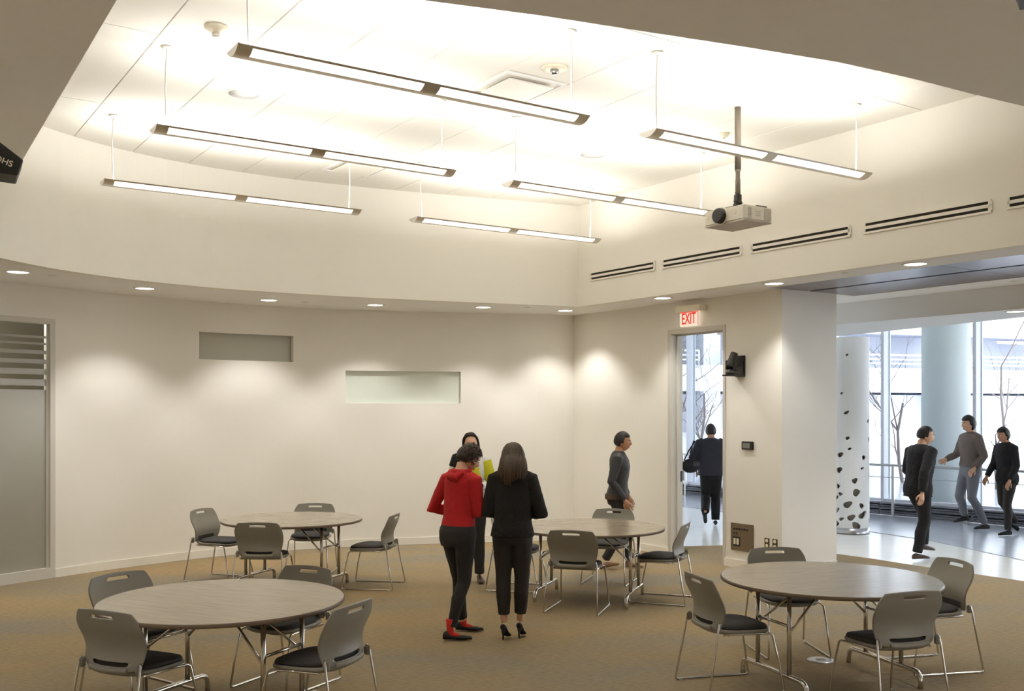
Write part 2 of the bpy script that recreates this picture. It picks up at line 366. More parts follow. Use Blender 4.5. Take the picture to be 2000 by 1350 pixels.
# satin metal ceiling panels with dark gaps
mp_root = None; rr = 7.97; k = 0
b = MB(); srbox(b, 8.9, 10.44, -8, 7.97, SOF+.045, SOF+.09); mp_root = b.build('ceiling_metal_band', M['darkgap'], kind='structure', label='band of satin metal ceiling panels at the corridor edge')
while rr > -6:
    r1 = rr-2.155
    for s0, s1 in ((8.903, 9.535), (9.60, 10.385)):
        e = MB(); srbox(e, s0, s1, r1+.004, rr-.004, SOF+.002, SOF+.02); e.build('metal_panel', M['metalpanel'], mp_root)
    rr = r1

# frosted glass screen at far left
lf = MB()
NS = (-TL[1], TL[0])                                   # sideways normal of the screen
if NS[0]*(-P[0])+NS[1]*(-P[1]) < 0: NS = (-NS[0], -NS[1])
def scr_box(mb, d0, d1, o0, o1, z0, z1):
    q = [(P[0]+TL[0]*d+NS[0]*o, P[1]+TL[1]*d+NS[1]*o) for d, o in ((d0, o0), (d1, o0), (d1, o1), (d0, o1))]; mb.prism(q, z0, z1)
scr_box(lf, 0, .06, -.1, .012, 0, DOORH); scr = lf.build('window_3', M['frame'], kind='structure', label='frosted glass screen in a pale frame at the left edge')
e = MB(); scr_box(e, .06, DL, -.1, .012, DOORH-.06, DOORH); e.build('head_rail', M['frame'], scr)
e = MB(); scr_box(e, .06, DL, -.1, .012, 0, .12); e.build('bottom_rail', M['frame'], scr)
e = MB(); scr_box(e, .085, DL, -.052, -.046, .12, DOORH-.06); e.build('pane', M['glass'], scr)
e = MB(); scr_box(e, .06, .085, -.07, -.03, .12, DOORH-.06); e.build('gasket', M['frame'], scr)
for z0, z1 in ((2.761, 2.788), (2.686, 2.71), (2.58, 2.622), (2.47, 2.518), (2.344, 2.41), (2.216, 2.29), (.12, 2.17)):
    e = MB(); scr_box(e, .086, DL, -.045, -.043, z0, z1); e.build('frosted_band', M['frost'], scr)
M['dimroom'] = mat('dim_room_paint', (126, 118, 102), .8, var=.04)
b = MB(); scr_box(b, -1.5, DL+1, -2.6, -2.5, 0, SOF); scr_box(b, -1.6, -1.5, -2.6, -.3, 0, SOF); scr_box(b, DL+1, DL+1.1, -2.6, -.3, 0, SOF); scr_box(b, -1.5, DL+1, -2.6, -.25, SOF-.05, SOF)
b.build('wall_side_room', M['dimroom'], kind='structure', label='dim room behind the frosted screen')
lp = bpy.data.lights.new('side_room_fill', 'POINT'); lp.energy = 90; lp.shadow_soft_size = .15; lp.color = (1, .95, .86)  # unseen fill light added so the clear glass strips look less dark
a = bpy.data.objects.new('side_room_fill', lp); COL.objects.link(a); a.location = (P[0]+TL[0]*1.0-NS[0]*1.6, P[1]+TL[1]*1.0-NS[1]*1.6, 3.1)

# ------------------------------------------------------------------ pendant lights
def make_pendant(L=2.62):
    root = empty('pendant_light', (0, 0, 0))
    W, T = .215, .046; N = 16
    def prof(f0, f1, n, off=0.0):                     # piece of the shallow curved underside; f in -1..1 across
        return [((f0+(f1-f0)*i/n)*W/2, -(T+off)*(1-abs(f0+(f1-f0)*i/n)**2.2)) for i in range(n+1)]
    def ext(mb, poly, x0, x1):                        # poly in (y,z) extruded along x
        n = len(poly); mb.add([(x0, y, z) for y, z in poly]+[(x1, y, z) for y, z in poly],
                              [tuple(range(n)), tuple(range(n, 2*n))[::-1]]+[(i, n+i, n+(i+1) % n, (i+1) % n) for i in range(n)])
    h = MB()
    shell = lambda f0, f1, n: prof(f0, f1, n)+prof(f1, f0, n, -.012)
    ext(h, shell(-1, -.88, 4), 0, L); ext(h, shell(-.24, 1, 14), 0, L)
    h.build('housing', M['lampalu'], root)
    e = MB(); e.box((L/2, 0, -.002), (L-.01, W-.012, .003)); e.build('light_baffle', M['lampmetal2'], root)  # added lid, keeps lens light from escaping upward onto the far wall
    e = MB(); ext(e, shell(-.88, -.24, 12), L/2-.06, L/2+.06); e.build('centre_joint', M['lampalu'], root)
    for x0, x1 in ((0, .09), (L-.09, L)):
        e = MB(); ext(e, shell(-.88, -.24, 12), x0, x1)
        xe = 0 if x0 == 0 else L
        ext(e, prof(-1, 1, 16)+[(W/2, .004), (-W/2, .004)], xe-.003, xe+.003)
        e.build('end_cap', M['lampalu'], root)
    for x0, x1 in ((.09, L/2-.06), (L/2+.06, L-.09)):
        e = MB(); ext(e, [(y, z+.002) for y, z in prof(-.90, -.22, 12)]+[(y, z+.006) for y, z in prof(-.22, -.90, 12)], x0, x1); e.build('lens', M['lens'], root)
    for x in (.10, L-.10):
        e = MB(); sg = 1 if x > 1 else -1
        e.tube([(x, 0, -.01)]+[(x+.012*math.sin(i/6*PI)*sg, 0, (CEIL-PH)*i/6) for i in range(1, 7)], .006, 6)
        e.build('cord', M['cord'], root)
        e = MB(); e.lathe([(.03, CEIL-PH-.022), (.05, CEIL-PH-.002)], (x, 0, 0), 14); e.build('canopy', M['cord'], root)
    return root
PH = 4.105                                            # height of the lamps' top rim
pend = make_pendant()
ANG = math.atan2(D2[1], D2[0])
ps = [((455, 95), 'nearest long pendant lamp in the left row'), ((300, 247), 'middle long pendant lamp in the left row'), ((200, 350), 'farthest long pendant lamp in the left row'),
      ((1265, 255), 'nearest long pendant lamp in the right row beside the projector pole'), ((992, 353), 'middle long pendant lamp in the right row ending at the projector'), ((808, 422), 'farthest long pendant lamp in the right row')]
lu = bpy.data.lights.new('uplight', 'AREA'); lu.shape = 'RECTANGLE'; lu.size = 2.4; lu.size_y = .13; lu.energy = UP_W; lu.color = (1, .985, .94)
for i, ((px, py), lb) in enumerate(ps):
    o = pend if i == 0 else copy_tree(pend)
    c = at(px, py+9, PH-.03)
    o.location = (c[0], c[1], PH); o.rotation_euler = (0, 0, ANG)
    tag(o, lb, 'lamp', 'linear pendant lamps')
    a = bpy.data.objects.new('uplight', lu); COL.objects.link(a)
    a.location = (c[0]+D2[0]*1.31, c[1]+D2[1]*1.31, PH+.012); a.rotation_euler = (PI, 0, ANG)

# ------------------------------------------------------------------ recessed downlights and sprinkler plates
def make_down():
    root = empty('downlight', (0, 0, 0))
    e = MB(); e.lathe([(.125, 0), (.125, -.006), (.105, -.008), (.100, .0), (.100, .02)], n=28, cap=False); e.build('trim_ring', M['paint_trim'], root)
    e = MB(); e.lathe([(.103, -.003), (.06, -.0025)], n=28); e.build('diffuser', M['bulb'], root)
    return root
dn = make_down(); first = True
ls = bpy.data.lights.new('downlight_and_fill', 'SPOT'); ls.energy = SPOT_W; ls.spot_size = math.radians(105); ls.spot_blend = .55; ls.color = (1, .98, .945); ls.shadow_soft_size = .08
DLS = [((35, 531), 'round downlight above the frosted glass screen'), ((283, 563), 'round downlight left of the upper wall niche'), ((525, 586), 'round downlight above the upper wall niche'), ((733, 595.5), 'round downlight above the lower wall niche, third from the corner'),
       ((944, 600), 'round downlight in the curved soffit, second from the corner'), ((1104, 606.5), 'round downlight in the curved soffit nearest the wall corner'), ((1294, 582), 'round downlight left of the exit sign'), ((1512, 553.5), 'round downlight beside the corner of the metal panels'), ((1788, 515.5), 'round downlight in the strip beside the metal ceiling panels')]
pts = [at(px, py, SOF) for (px, py), _ in DLS]
for i, (px, lb) in enumerate(DLS):
    o = dn if i == 0 else copy_tree(dn)
    o.location = (*pts[i], SOF); tag(o, lb, 'downlight', 'downlights in the soffit ring')
for p in pts+[SR(8.63, 3.2), SR(8.63, 0.6), (-6.2, 8.2), (-6.2, 5.2), (-6.2, 2.2)]:  # last five are unseen fill lamps added on the camera side, without fixtures
    a = bpy.data.objects.new('downlight_and_fill', ls); COL.objects.link(a); a.location = (p[0], p[1], SOF-.012)
sp = None
for px, py, lb in ((102, 538.5, 'small sprinkler cover plate near the left downlight'), (596, 590, 'small sprinkler cover plate right of the niche downlight'), (1030, 600.5, 'small sprinkler cover plate near the wall corner'), (1653, 533, 'small sprinkler cover plate beside the metal panels')):
    p = at(px, py, SOF)
    e = MB(); e.lathe([(.045, 0), (.045, -.004), (.036, -.009), (.01, -.009)], n=18)
    e.build('sprinkler_plate', M['lampmetal'], loc=(*p, SOF), label=lb, cat='sprinkler', group='sprinkler plates')
p = at(1980, 549, 3.355)
e = MB(); e.lathe([(.045, 0), (.045, -.004), (.036, -.009), (.01, -.009)], n=18); e.build('sprinkler_plate', M['lampmetal'], loc=(*p, SOF), label='small sprinkler cover plate beyond the metal panels at right', cat='sprinkler', group='sprinkler plates')

# corridor recessed downlight, plus three added lamps without fixtures, brightening the floor
p = at(1985, 608, 3.08); 
for q in (p, SR(11.7, 4.4), SR(11.6, 2.0), SR(11.9, 8.8)):
    a = bpy.data.objects.new('downlight_and_fill', ls); COL.objects.link(a); a.location = (q[0], q[1], 3.066)
o = copy_tree(dn); o.location = (*p, 3.08); tag(o, 'round downlight in the dropped corridor ceiling at far right', 'downlight', 'downlights in the soffit ring')

# ------------------------------------------------------------------ slot vents in the upper right wall
def r_at(px, s):                                      # distance along a wall of constant s seen at an image column
    q = (px-CX)/F; return s*(D2[0]-q*D2[1])/(q*E1[1]-E1[0])
vn = ['slot vent nearest the room corner', 'second slot vent from the room corner', 'third slot vent, behind and below the projector', 'long slot vent right of the projector', 'slot vent cut off by the right edge']
for i, (x0, x1) in enumerate(((1156.4, 1277.8), (1297.3, 1446.5), (1471.6, 1658), (1692, 1931.8), (1973.6, 2235))):
    ra, rb = r_at(x1, 8.376), r_at(x0, 8.376); z = 3.737
    root = empty('slot_vent', (*SR(8.3705, (ra+rb)/2), z), facing(*E1), label='white wall ' + vn[i], cat='vent', group='slot vents')
    Lh = (rb-ra)/2
    e = MB()
    for zz, hh in ((.052, .02), (0, .03), (-.052, .02)): e.box((-.006, 0, zz), (.012, 2*Lh+.05, hh))
    for yy in (-1, 1): e.box((-.006, yy*(Lh+.0185), 0), (.012, .037, .084))
    e.build('frame', M['paint_trim'], root)
    e = MB(); e.box((-.001, 0, 0), (.002, 2*Lh, .085)); e.build('slot', M['darkgap'], root, label='dark slot')

# ------------------------------------------------------------------ ceiling fittings
def ceil_pt(px, py): return at(px, py, CEIL)
def lathe_obj(name, prof, px, py, m, lb, cat, parts=()):
    p = ceil_pt(px, py); e = MB(); e.lathe(prof, n=24); o = e.build(name, m, loc=(*p, CEIL), label=lb, cat=cat)
    for nm, pr, mm in parts:
        q = MB(); q.lathe(pr, n=16); q.build(nm, mm, o)
    return o
lathe_obj('smoke_detector', [(.085, 0), (.085, -.015), (.06, -.03), (.035, -.05)], 422, 52, M['ivory'], 'cream smoke detector above the nearest left lamp', 'smoke detector', [('sensor_head', [(.03, -.05), (.028, -.075), (.01, -.08)], M['lampmetal'])])
lathe_obj('strobe_alarm', [(.11, 0), (.105, -.015), (.07, -.02)], 1083, 132, M['ivory'], 'round ceiling strobe alarm right of the square diffuser', 'alarm', [('strobe_lens', [(.035, -.02), (.033, -.05), (.012, -.06)], M['steel'])])
lathe_obj('smoke_detector', [(.06, 0), (.055, -.02), (.025, -.045)], 1413, 261, M['ivory'], 'small cream detector left of the projector pole', 'smoke detector', [('sensor_head', [(.02, -.045), (.008, -.06)], M['lampmetal'])])
for px, py, lb in ((477, 183, 'round flush ceiling speaker between the left lamps'), (1158, 302, 'round flush ceiling speaker between the right lamps')):
    lathe_obj('ceiling_speaker', [(.155, 0), (.15, -.005), (.14, -.006)], px, py, M['lampmetal2'] if 0 else M['cord'], lb, 'speaker', [('grille', [(.138, -.006), (.01, -.009)], M['soffit'])])
for px, py, lb in ((1010, 170, 'square ceiling air diffuser behind the nearest left lamp'), (698, 327, 'square ceiling air diffuser behind the middle left lamp')):
    p = ceil_pt(px, py); root = empty('air_diffuser', (*p, CEIL), facing(*E1), label=lb, cat='diffuser', group='square diffusers')
    e = MB()
    for sx, sy, dx, dy in ((0, .29, .61, .03), (0, -.29, .61, .03), (.29, 0, .03, .55), (-.29, 0, .03, .55)): e.box((sx, sy, -.008), (dx, dy, .016))
    e.build('frame', M['soffit'], root)
    e = MB(); e.box((0, 0, -.002), (.55, .55, .004)); e.build('throat', M['lampmetal'], root)
    e = MB(); e.rbox((0, 0, -.028), (.46, .46, .012), .004); e.build('face_plate', M['cord'], root)

# ------------------------------------------------------------------ projector on its pole
pc = at(1441, 207, CEIL)
PZ = 3.63; proj = empty('projector', (pc[0], pc[1], PZ), facing(*E1), label='white ceiling projector with black lens on a grey drop pole', cat='projector')
# local: +y along the wall away from the viewer, +x across towards the wall
e = MB(); e.rbox((-.02, -.02, .075), (.37, .49, .135), .012); body = e.build('body', M['projwhite'], proj)
e = MB(); e.box((-.02, -.02, .004), (.36, .48, .01)); e.build('base_plate', M['projunder'], proj)
e = MB(); RX = Matrix.Rotation(-PI/2, 3, 'Y')
def lathe_x(mb, prof, c, n=24): mb.rings([[(c[0]-z, c[1]+r*math.cos(2*PI*k/n), c[2]+r*math.sin(2*PI*k/n)) for k in range(n)] for r, z in prof])
lathe_x(e, [(.07, 0), (.07, .012), (.064, .012), (.064, .03), (.068, .03), (.068, .045), (.06, .055), (.052, .055)], (-.205, .01, .075)); ln = e.build('lens_barrel', M['dark'], proj)
e = MB(); lathe_x(e, [(.05, .053), (.046, .045), (.02, .042)], (-.205, .01, .075)); e.build('lens_glass', M['blackglass'], ln)
e = MB(); lathe_x(e, [(.082, 0), (.08, .006), (.072, .006)], (-.205, .01, .075)); e.build('lens_ring', M['ivory'], proj)
e = MB()
for k in range(9): e.box((-.13, -.266, .03+k*.011), (.045, .004, .005))
for k in range(10): e.box((.10, -.266, .025+k*.011), (.09, .004, .005))
for ix in range(3):
    for iz in range(3): e.box((-.04+ix*.02, -.266, .055+iz*.017), (.013, .003, .009))
e.build('vent_grille', M['projunder'], body)
for dy in (-.16, .18):
    e = MB(); lathe_x(e, [(.018, 0), (.016, .003)], (-.205, dy, .085), 16); e.build('sensor_window', M['ivory'], body)
e = MB(); e.lathe([(.029, .52), (.029, CEIL-PZ)], n=20); e.build('pole', M['pole'], proj)
e = MB(); e.lathe([(.024, .29), (.024, .43), (.021, .44), (.021, .5), (.03, .52)], n=20); e.build('pole_sleeve', M['pole'], proj)
e = MB(); e.rbox((0, 0, .25), (.05, .06, .09), .006); e.rbox((0, 0, .195), (.08, .05, .025), .005); e.tube([(-.045, 0, .23), (.045, 0, .23)], .011, 10); e.tube([(0, -.05, .21), (0, .05, .21)], .01, 10); e.build('tilt_bracket', M['dark'], proj)
e = MB(); e.rbox((0, 0, .172), (.17, .20, .012), .003)
for a in range(4): e.tube([(0, 0, .172), (.15*math.cos(PI/4+a*PI/2), .2*math.sin(PI/4+a*PI/2), .150)], .008, 6)
e.rbox((.10, -.12, .158), (.13, .17, .02), .004)
e.build('mount_plate', M['dark'], proj)
e = MB(); e.tube([(.02, .02, .32), (.06, .05, .29), (.07, .07, .22), (.03, .08, .17), (-.06, .1, .15), (-.13, .14, .15)], .006, 6); e.tube([(-.03, 0, .31), (-.05, -.03, .24), (-.04, -.05, .18)], .005, 6); e.build('cable', M['dark'], proj)
e = MB(); e.lathe([(.075, CEIL-PZ-.012), (.08, CEIL-PZ)], n=20); e.build('ceiling_flange', M['cord'], proj)

# black loudspeaker on the near ceiling, cut by the left edge
def loudspeaker(px, py, depth, size, lb, mirror=1):
    x = (px-CX)/F*depth; z = CH-(py-HZ)/F*depth
    root = empty('loudspeaker', (x, depth, z), .5*mirror, label=lb, cat='speaker')
    # side profile in x-z, trapezoid wedge
    prof = [(-.30, -.02), (-.28, .16), (-.13, .17), (-.10, .115), (0.03, .02), (.0, -.075), (-.22, -.065)]
    prof = [(a*size*mirror, c*size) for a, c in prof]; n = len(prof)
    e = MB(); vs = [(a, -.13*size, c) for a, c in prof]+[(a, .13*size, c) for a, c in prof]
    e.add(vs, [tuple(range(n)), tuple(range(n, 2*n))[::-1]]+[(i, n+i, n+(i+1) % n, (i+1) % n) for i in range(n)])
    me = baked(e, [('BEVEL', dict(width=.008*size, segments=2))]); put('cabinet', me, M['dark'], root)
    t = text_mb('OHS', .05*size, .0015); t.transform(Matrix.Translation((-.075*size*mirror, -.131*size, .0)) @ Matrix.Rotation(.32*mirror, 4, 'Y') @ Matrix.Rotation(PI/2, 4, 'X'))
    put('lettering', t, M['ivory'], root, label='white maker lettering')
    e = MB(); e.tube([(-.13*size*mirror, 0, .15*size), (-.13*size*mirror, 0, NEAR-z)], .012, 8); e.rbox((-.13*size*mirror, 0, NEAR-z-.006), (.16, .1, .012), .003); e.build('bracket', M['cord'], root)
    return root
loudspeaker(33, 327, 6.4, 1.08, 'black wedge loudspeaker hung from the ceiling at the left edge')
loudspeaker(1990, -24, 4.7, .9, 'black loudspeaker corner at the top right edge', -1)

# ------------------------------------------------------------------ things on the right wall
def wall_empty(name, px, h, s=9.11, **k):
    r = r_at(px, s); return empty(name, (*SR(s, r), h), facing(*E1), **k)   # local -x is out of the wall, -y runs to the right
def hw(px, py, s=9.11):
    r = r_at(px, s); q = SR(s, r); return CH-(py-HZ)/F*q[1]
xs = wall_empty('exit_sign', 1356, hw(1356, 624), label='white exit sign with red letters above the doorway', cat='sign')
e = MB(); e.rbox((-.075, 0, 0), (.045, .34, .185), .006); e.build('housing', M['exitface'], xs)
e = MB(); e.rbox((-.06, 0, .135), (.12, .46, .08), .006); e.build('canopy', M['ivory'], xs)
e = MB(); e.box((-.0985, 0, .0885), (.004, .342, .009)); e.box((-.0985, -.168, 0), (.004, .006, .18)); e.build('red_edge', M['red'], xs)
t = text_mb('EXIT', .205, .002)
t.transform(Matrix.Translation((-.099, 0, 0)) @ Matrix(((0, 0, -1, 0), (-1, 0, 0, 0), (0, 1, 0, 0), (0, 0, 0, 1))) @ Matrix.Diagonal((.62, 1, 1, 1)))
put('lettering', t, M['red'], xs, label='red EXIT lettering')

pz = wall_empty('video_camera', 1447, hw(1447, 722), label='dark pan and tilt video camera bracketed on the pier', cat='camera')
e = MB(); e.rbox((-.012, 0, .04), (.02, .16, .26), .006); e.build('wall_plate', M['dark'], pz)
e = MB(); e.rbox((-.13, .0, -.075), (.24, .15, .02), .005); e.build('shelf', M['dark'], pz)
e = MB()
for yy in (-.06, .06): e.add([(-.02, yy-.004, -.07), (-.2, yy-.004, -.07), (-.02, yy-.004, .1), (-.02, yy+.004, -.07), (-.2, yy+.004, -.07), (-.02, yy+.004, .1)], [(0, 1, 2), (5, 4, 3), (0, 3, 4, 1), (1, 4, 5, 2), (2, 5, 3, 0)])
e.build('gusset', M['dark'], pz)
e = MB(); e.lathe([(.07, -.065), (.072, -.03), (.06, -.02), (.05, 0)], (-.16, 0, 0), 20); e.build('base', M['dark'], pz)
e = MB(); e.rbox((-.16, .06, .05), (.07, .02, .12), .006); e.rbox((-.16, -.06, .05), (.07, .02, .12), .006); e.build('yoke', M['dark'], pz)
e = MB(); Rh = Matrix.Rotation(-1.15, 3, 'Y')
e.rings([[Vector((-.16, 0, .085))+Rh @ Vector((x, r*math.cos(2*PI*k/18), r*math.sin(2*PI*k/18))) for k in range(18)] for x, r in ((-.07, .05), (-.06, .055), (.06, .05), (.1, .045), (.12, .046))]); hd = e.build('camera_head', M['dark'], pz)
e = MB(); e.rings([[Vector((-.16, 0, .085))+Rh @ Vector((x, r*math.cos(2*PI*k/18), r*math.sin(2*PI*k/18))) for k in range(18)] for x, r in ((.119, .04), (.122, .038))]); e.build('lens', M['blackglass'], hd)

th = wall_empty('touch_panel', 1461.5, hw(1461.5, 870.5), label='small dark control panel with grey screen on the pier', cat='panel')
e = MB(); e.rbox((-.012, 0, 0), (.024, .185, .1), .006); e.build('case', M['dark'], th)
M['lcd'] = mat('grey_lcd', (122, 124, 116), .3, var=.05)
e = MB(); e.box((-.0248, .012, 0), (.002, .115, .062)); e.build('screen', M['lcd'], th)

wp = wall_empty('connection_plate', 1450, hw(1450, 1050), label='square bronze wall plate with connectors and white switches', cat='plate')
e = MB(); e.rbox((-.006, 0, 0), (.012, .37, .335), .003); e.build('plate', M['plate'], wp)
for k in range(8):
    yy, zz = (.12-k*.042, .10) if k < 6 else (.12-(k-6)*.042, .045)
    e = MB(); lathe_x(e, [(.013, 0), (.013, .008), (.006, .008)], (-.012, yy, zz), 12); e.build('connector', M['dark'], wp)
e = MB(); e.rbox((-.014, .085, -.055), (.006, .12, .115), .002); e.build('switch_frame', M['dark'], wp)
for yy in (.11, .06):
    e = MB(); e.rbox((-.02, yy, -.055), (.01, .034, .075), .003); e.build('switch', M['ivory'], wp, label='white rocker switch')
M['brass'] = mat('dark_brass', (96, 84, 50), .4, .6, var=.1)
for px, lb in ((1498.5, 'left dark brass duplex outlet low on the pier'), (1514, 'right dark brass duplex outlet low on the pier')):
    ou = wall_empty('outlet', px, hw(px, 1061 if px < 1505 else 1063), label=lb, cat='outlet', group='duplex outlets')
    e = MB(); e.rbox((-.004, 0, 0), (.008, .075, .118), .002); e.build('cover', M['brass'], ou)
    for zz in (.03, -.03):
        e = MB(); lathe_x(e, [(.022, 0), (.021, .004)], (-.008, 0, zz), 16); e.build('socket', M['ivory'], ou)

# floor box cover
fb = at(1603, 1290, 0)
e = MB(); e.lathe([(.105, 0), (.103, .004), (.08, .006), (.01, .006)], n=28); o = e.build('floor_box', M['steel'], loc=(*fb, 0), label='round steel floor outlet cover in the carpet by the right table', cat='floor outlet')
e = MB(); e.rbox((0, 0, .007), (.07, .05, .003), .001); e.build('lid', M['plate'], o)
#PART2
# ------------------------------------------------------------------ chairs
def make_chair():
    root = empty('stacking_chair', (0, 0, 0))
    # seat shell and pad: rounded outline, waterfall front
    def outline(hw_, y0, y1, n=36, p=3.2):
        pts = []
        for k in range(n):
            a = 2*PI*k/n; c, s_ = math.cos(a), math.sin(a)
            x = abs(c)**(2/p)*math.copysign(1, c); y = abs(s_)**(2/p)*math.copysign(1, s_)
            yy = (y0+y1)/2+(y1-y0)/2*y; pts.append((x*hw_*(1-.06*(1-(y+1)/2)), yy))
        return pts
    def zs(y): return -.10*max(0, y-.10)**1.4*2.2+.05*max(0, -.10-y)
    e = MB(); rg = []
    for sc, dz in ((.90, -.026), (1.0, -.012), (1.015, .0), (.99, .008)):
        rg.append([(x*sc, y*sc, .435+dz+zs(y)) for x, y in outline(.232, -.225, .235)])
    e.rings(rg); e.build('seat', M['plastic'], root)
    e = MB(); rg = []
    for sc, dz in ((.96, .006), (.985, .016), (.95, .030), (.8, .038), (.45, .041)):
        rg.append([(x*sc, .006+y*sc, .435+dz+zs(y)) for x, y in outline(.226, -.20, .228)])
    e.rings(rg); e.build('seat_pad', M['pad'], root)
    # backrest: curved sheet with a hand slot and a lumbar slot
    us = sorted(set([-1, -.93, -.8, -.64, -.5, -.37, -.33, -.2, 0, .2, .33, .37, .5, .64, .8, .93, 1]))
    vs_ = [0, .035, .075, .09, .16, .175, .26, .36, .46, .56, .66, .75, .82, .845, .865, .925, .945, .97, 1.0]
    def hwid(v):
        K = [(0, .190), (.05, .212), (.15, .222), (.4, .240), (.6, .250), (.72, .250), (.82, .242), (.93, .222), (1, .205)]
        for (a, p), (c, q) in zip(K, K[1:]):
            if v <= c: return p+(q-p)*(v-a)/(c-a)
        return K[-1][1]
    def pt(u, v):
        w = hwid(v); zt = .438+v*.352
        zt += (.012*(1-u*u)*v**3) - .012*abs(u)**3*(1-v)*-1
        y = -.222+.028*math.sin(min(v, .7)/.7*PI*.9)-.105*max(0, v-.32)**1.25 + .05*u*u*(1-.35*v) - .012*(1-v)
        return (u*w, y, zt)
    e = MB(); nu, nv = len(us), len(vs_); e.v = [pt(u, v) for v in vs_ for u in us]
    for j in range(nv-1):
        for i in range(nu-1):
            um = (us[i]+us[i+1])/2; vm = (vs_[j]+vs_[j+1])/2
            if abs(um) < .365 and .865 < vm < .925: continue
            if abs(um) < .64 and .09 < vm < .16: continue
            e.f.append((j*nu+i, j*nu+i+1, (j+1)*nu+i+1, (j+1)*nu+i)); e.sm.append(True); e.mi.append(0)
    me = baked(e, [('SUBSURF', dict(levels=1, render_levels=1)), ('SOLIDIFY', dict(thickness=.011, offset=0))])
    me.polygons.foreach_set('use_smooth', [True]*len(me.polygons)); bk = put('backrest', me, M['plastic'], root)
    e = MB(); e.tube([(u*.145, pt(u*.62, .03)[1]-.008, pt(u*.62, .035)[2]) for u in [i/6-1 for i in range(13)]], .012, 8, sq=(1.3, .8)); e.build('lumbar_lip', M['plastic'], bk)
    e = MB(); e.add([(u*.15, pt(u*.62, .12)[1]+.016, z) for z in (.462, .505) for u in [i/5-1 for i in range(11)]], [(i, i+1, 12+i, 11+i) for i in range(10)], True)
    e.build('back_pad', M['pad'], bk)
    # two wire sides, each one bent rod
    for sx in (-1, 1):
        P = [(.226, -.198, .50), (.234, -.206, .485), (.240, -.215, .45), (.250, -.25, .25), (.262, -.293, .025), (.263, -.290, .011), (.262, -.27, .009), (.258, 0, .009), (.252, .25, .009), (.251, .272, .011), (.249, .277, .025), (.236, .245, .22), (.222, .205, .395), (.218, .185, .408), (.215, .10, .412), (.21, -.16, .415)]
        e = MB(); e.tube([(x*sx, y, z) for x, y, z in P], .0078, 8); lg = e.build('sled_leg', M['chrome'], root)
        e = MB(); e.rbox((.221*sx, -.205, .468), (.026, .04, .06), .008); e.build('side_bracket', M['plastic'], root)
        for yy in (-.255, .24):
            e = MB(); e.rbox((.26*sx, yy, .006), (.02, .03, .012), .003); e.build('glide', M['cord'] if 0 else M['steel'], lg)
    for yy in (-.12, .13):
        e = MB(); e.tube([(-.215, yy, .41), (.215, yy, .41)], .008, 8); e.build('crossbar', M['chrome'], root)
    return root
chair = make_chair()
CH_ = [  # x, y, facing x, y, label
 (-2.235, 5.95, .42, .91, 'grey stacking chair at the near left side of the front left table'),
 (-1.17, 6.03, -.92, .40, 'grey stacking chair at the near right side of the front left table'),
 (-2.56, 6.87, .82, -.57, 'grey stacking chair at the far left side of the front left table'),
 (-1.61, 7.08, -.47, -.88, 'grey stacking chair at the far right side of the front left table'),
 (-3.34, 11.42, .95, -.31, 'grey stacking chair at the left end of the back left table'),
 (-2.57, 10.38, .05, 1, 'grey stacking chair with its back to the viewer at the back left table'),
 (-2.40, 11.92, 0, -1, 'grey stacking chair on the wall side of the back left table'),
 (-1.53, 10.99, -.98, .15, 'grey stacking chair at the right end of the back left table'),
 (.64, 9.72, .31, .95, 'grey stacking chair with its back to the viewer at the middle table'),
 (1.09, 11.26, -.33, -.94, 'grey stacking chair on the far side of the middle table'),
 (1.53, 10.19, -.93, .36, 'grey stacking chair at the right end of the middle table'),
 (.06, 10.87, .97, -.23, 'grey stacking chair mostly hidden behind the woman in the black jacket'),
 (1.53, 7.01, .96, .27, 'grey stacking chair at the left side of the right table, turned to the right'),
 (2.21, 8.04, .1, -.99, 'grey stacking chair on the far side of the right table, in front of the pier'),
 (2.46, 6.55, -.3, .95, 'grey stacking chair with its back to the viewer at the right table'),
 (3.14, 7.57, -.97, -.22, 'grey stacking chair at the right end of the right table, facing left'),
]
for i, (x, y, fx, fy, lb) in enumerate(CH_):
    o = chair if i == 0 else copy_tree(chair)
    o.location = (x, y, 0); o.rotation_euler = (0, 0, facing(fx, fy)); tag(o, lb, 'chair', 'chairs around the round tables')

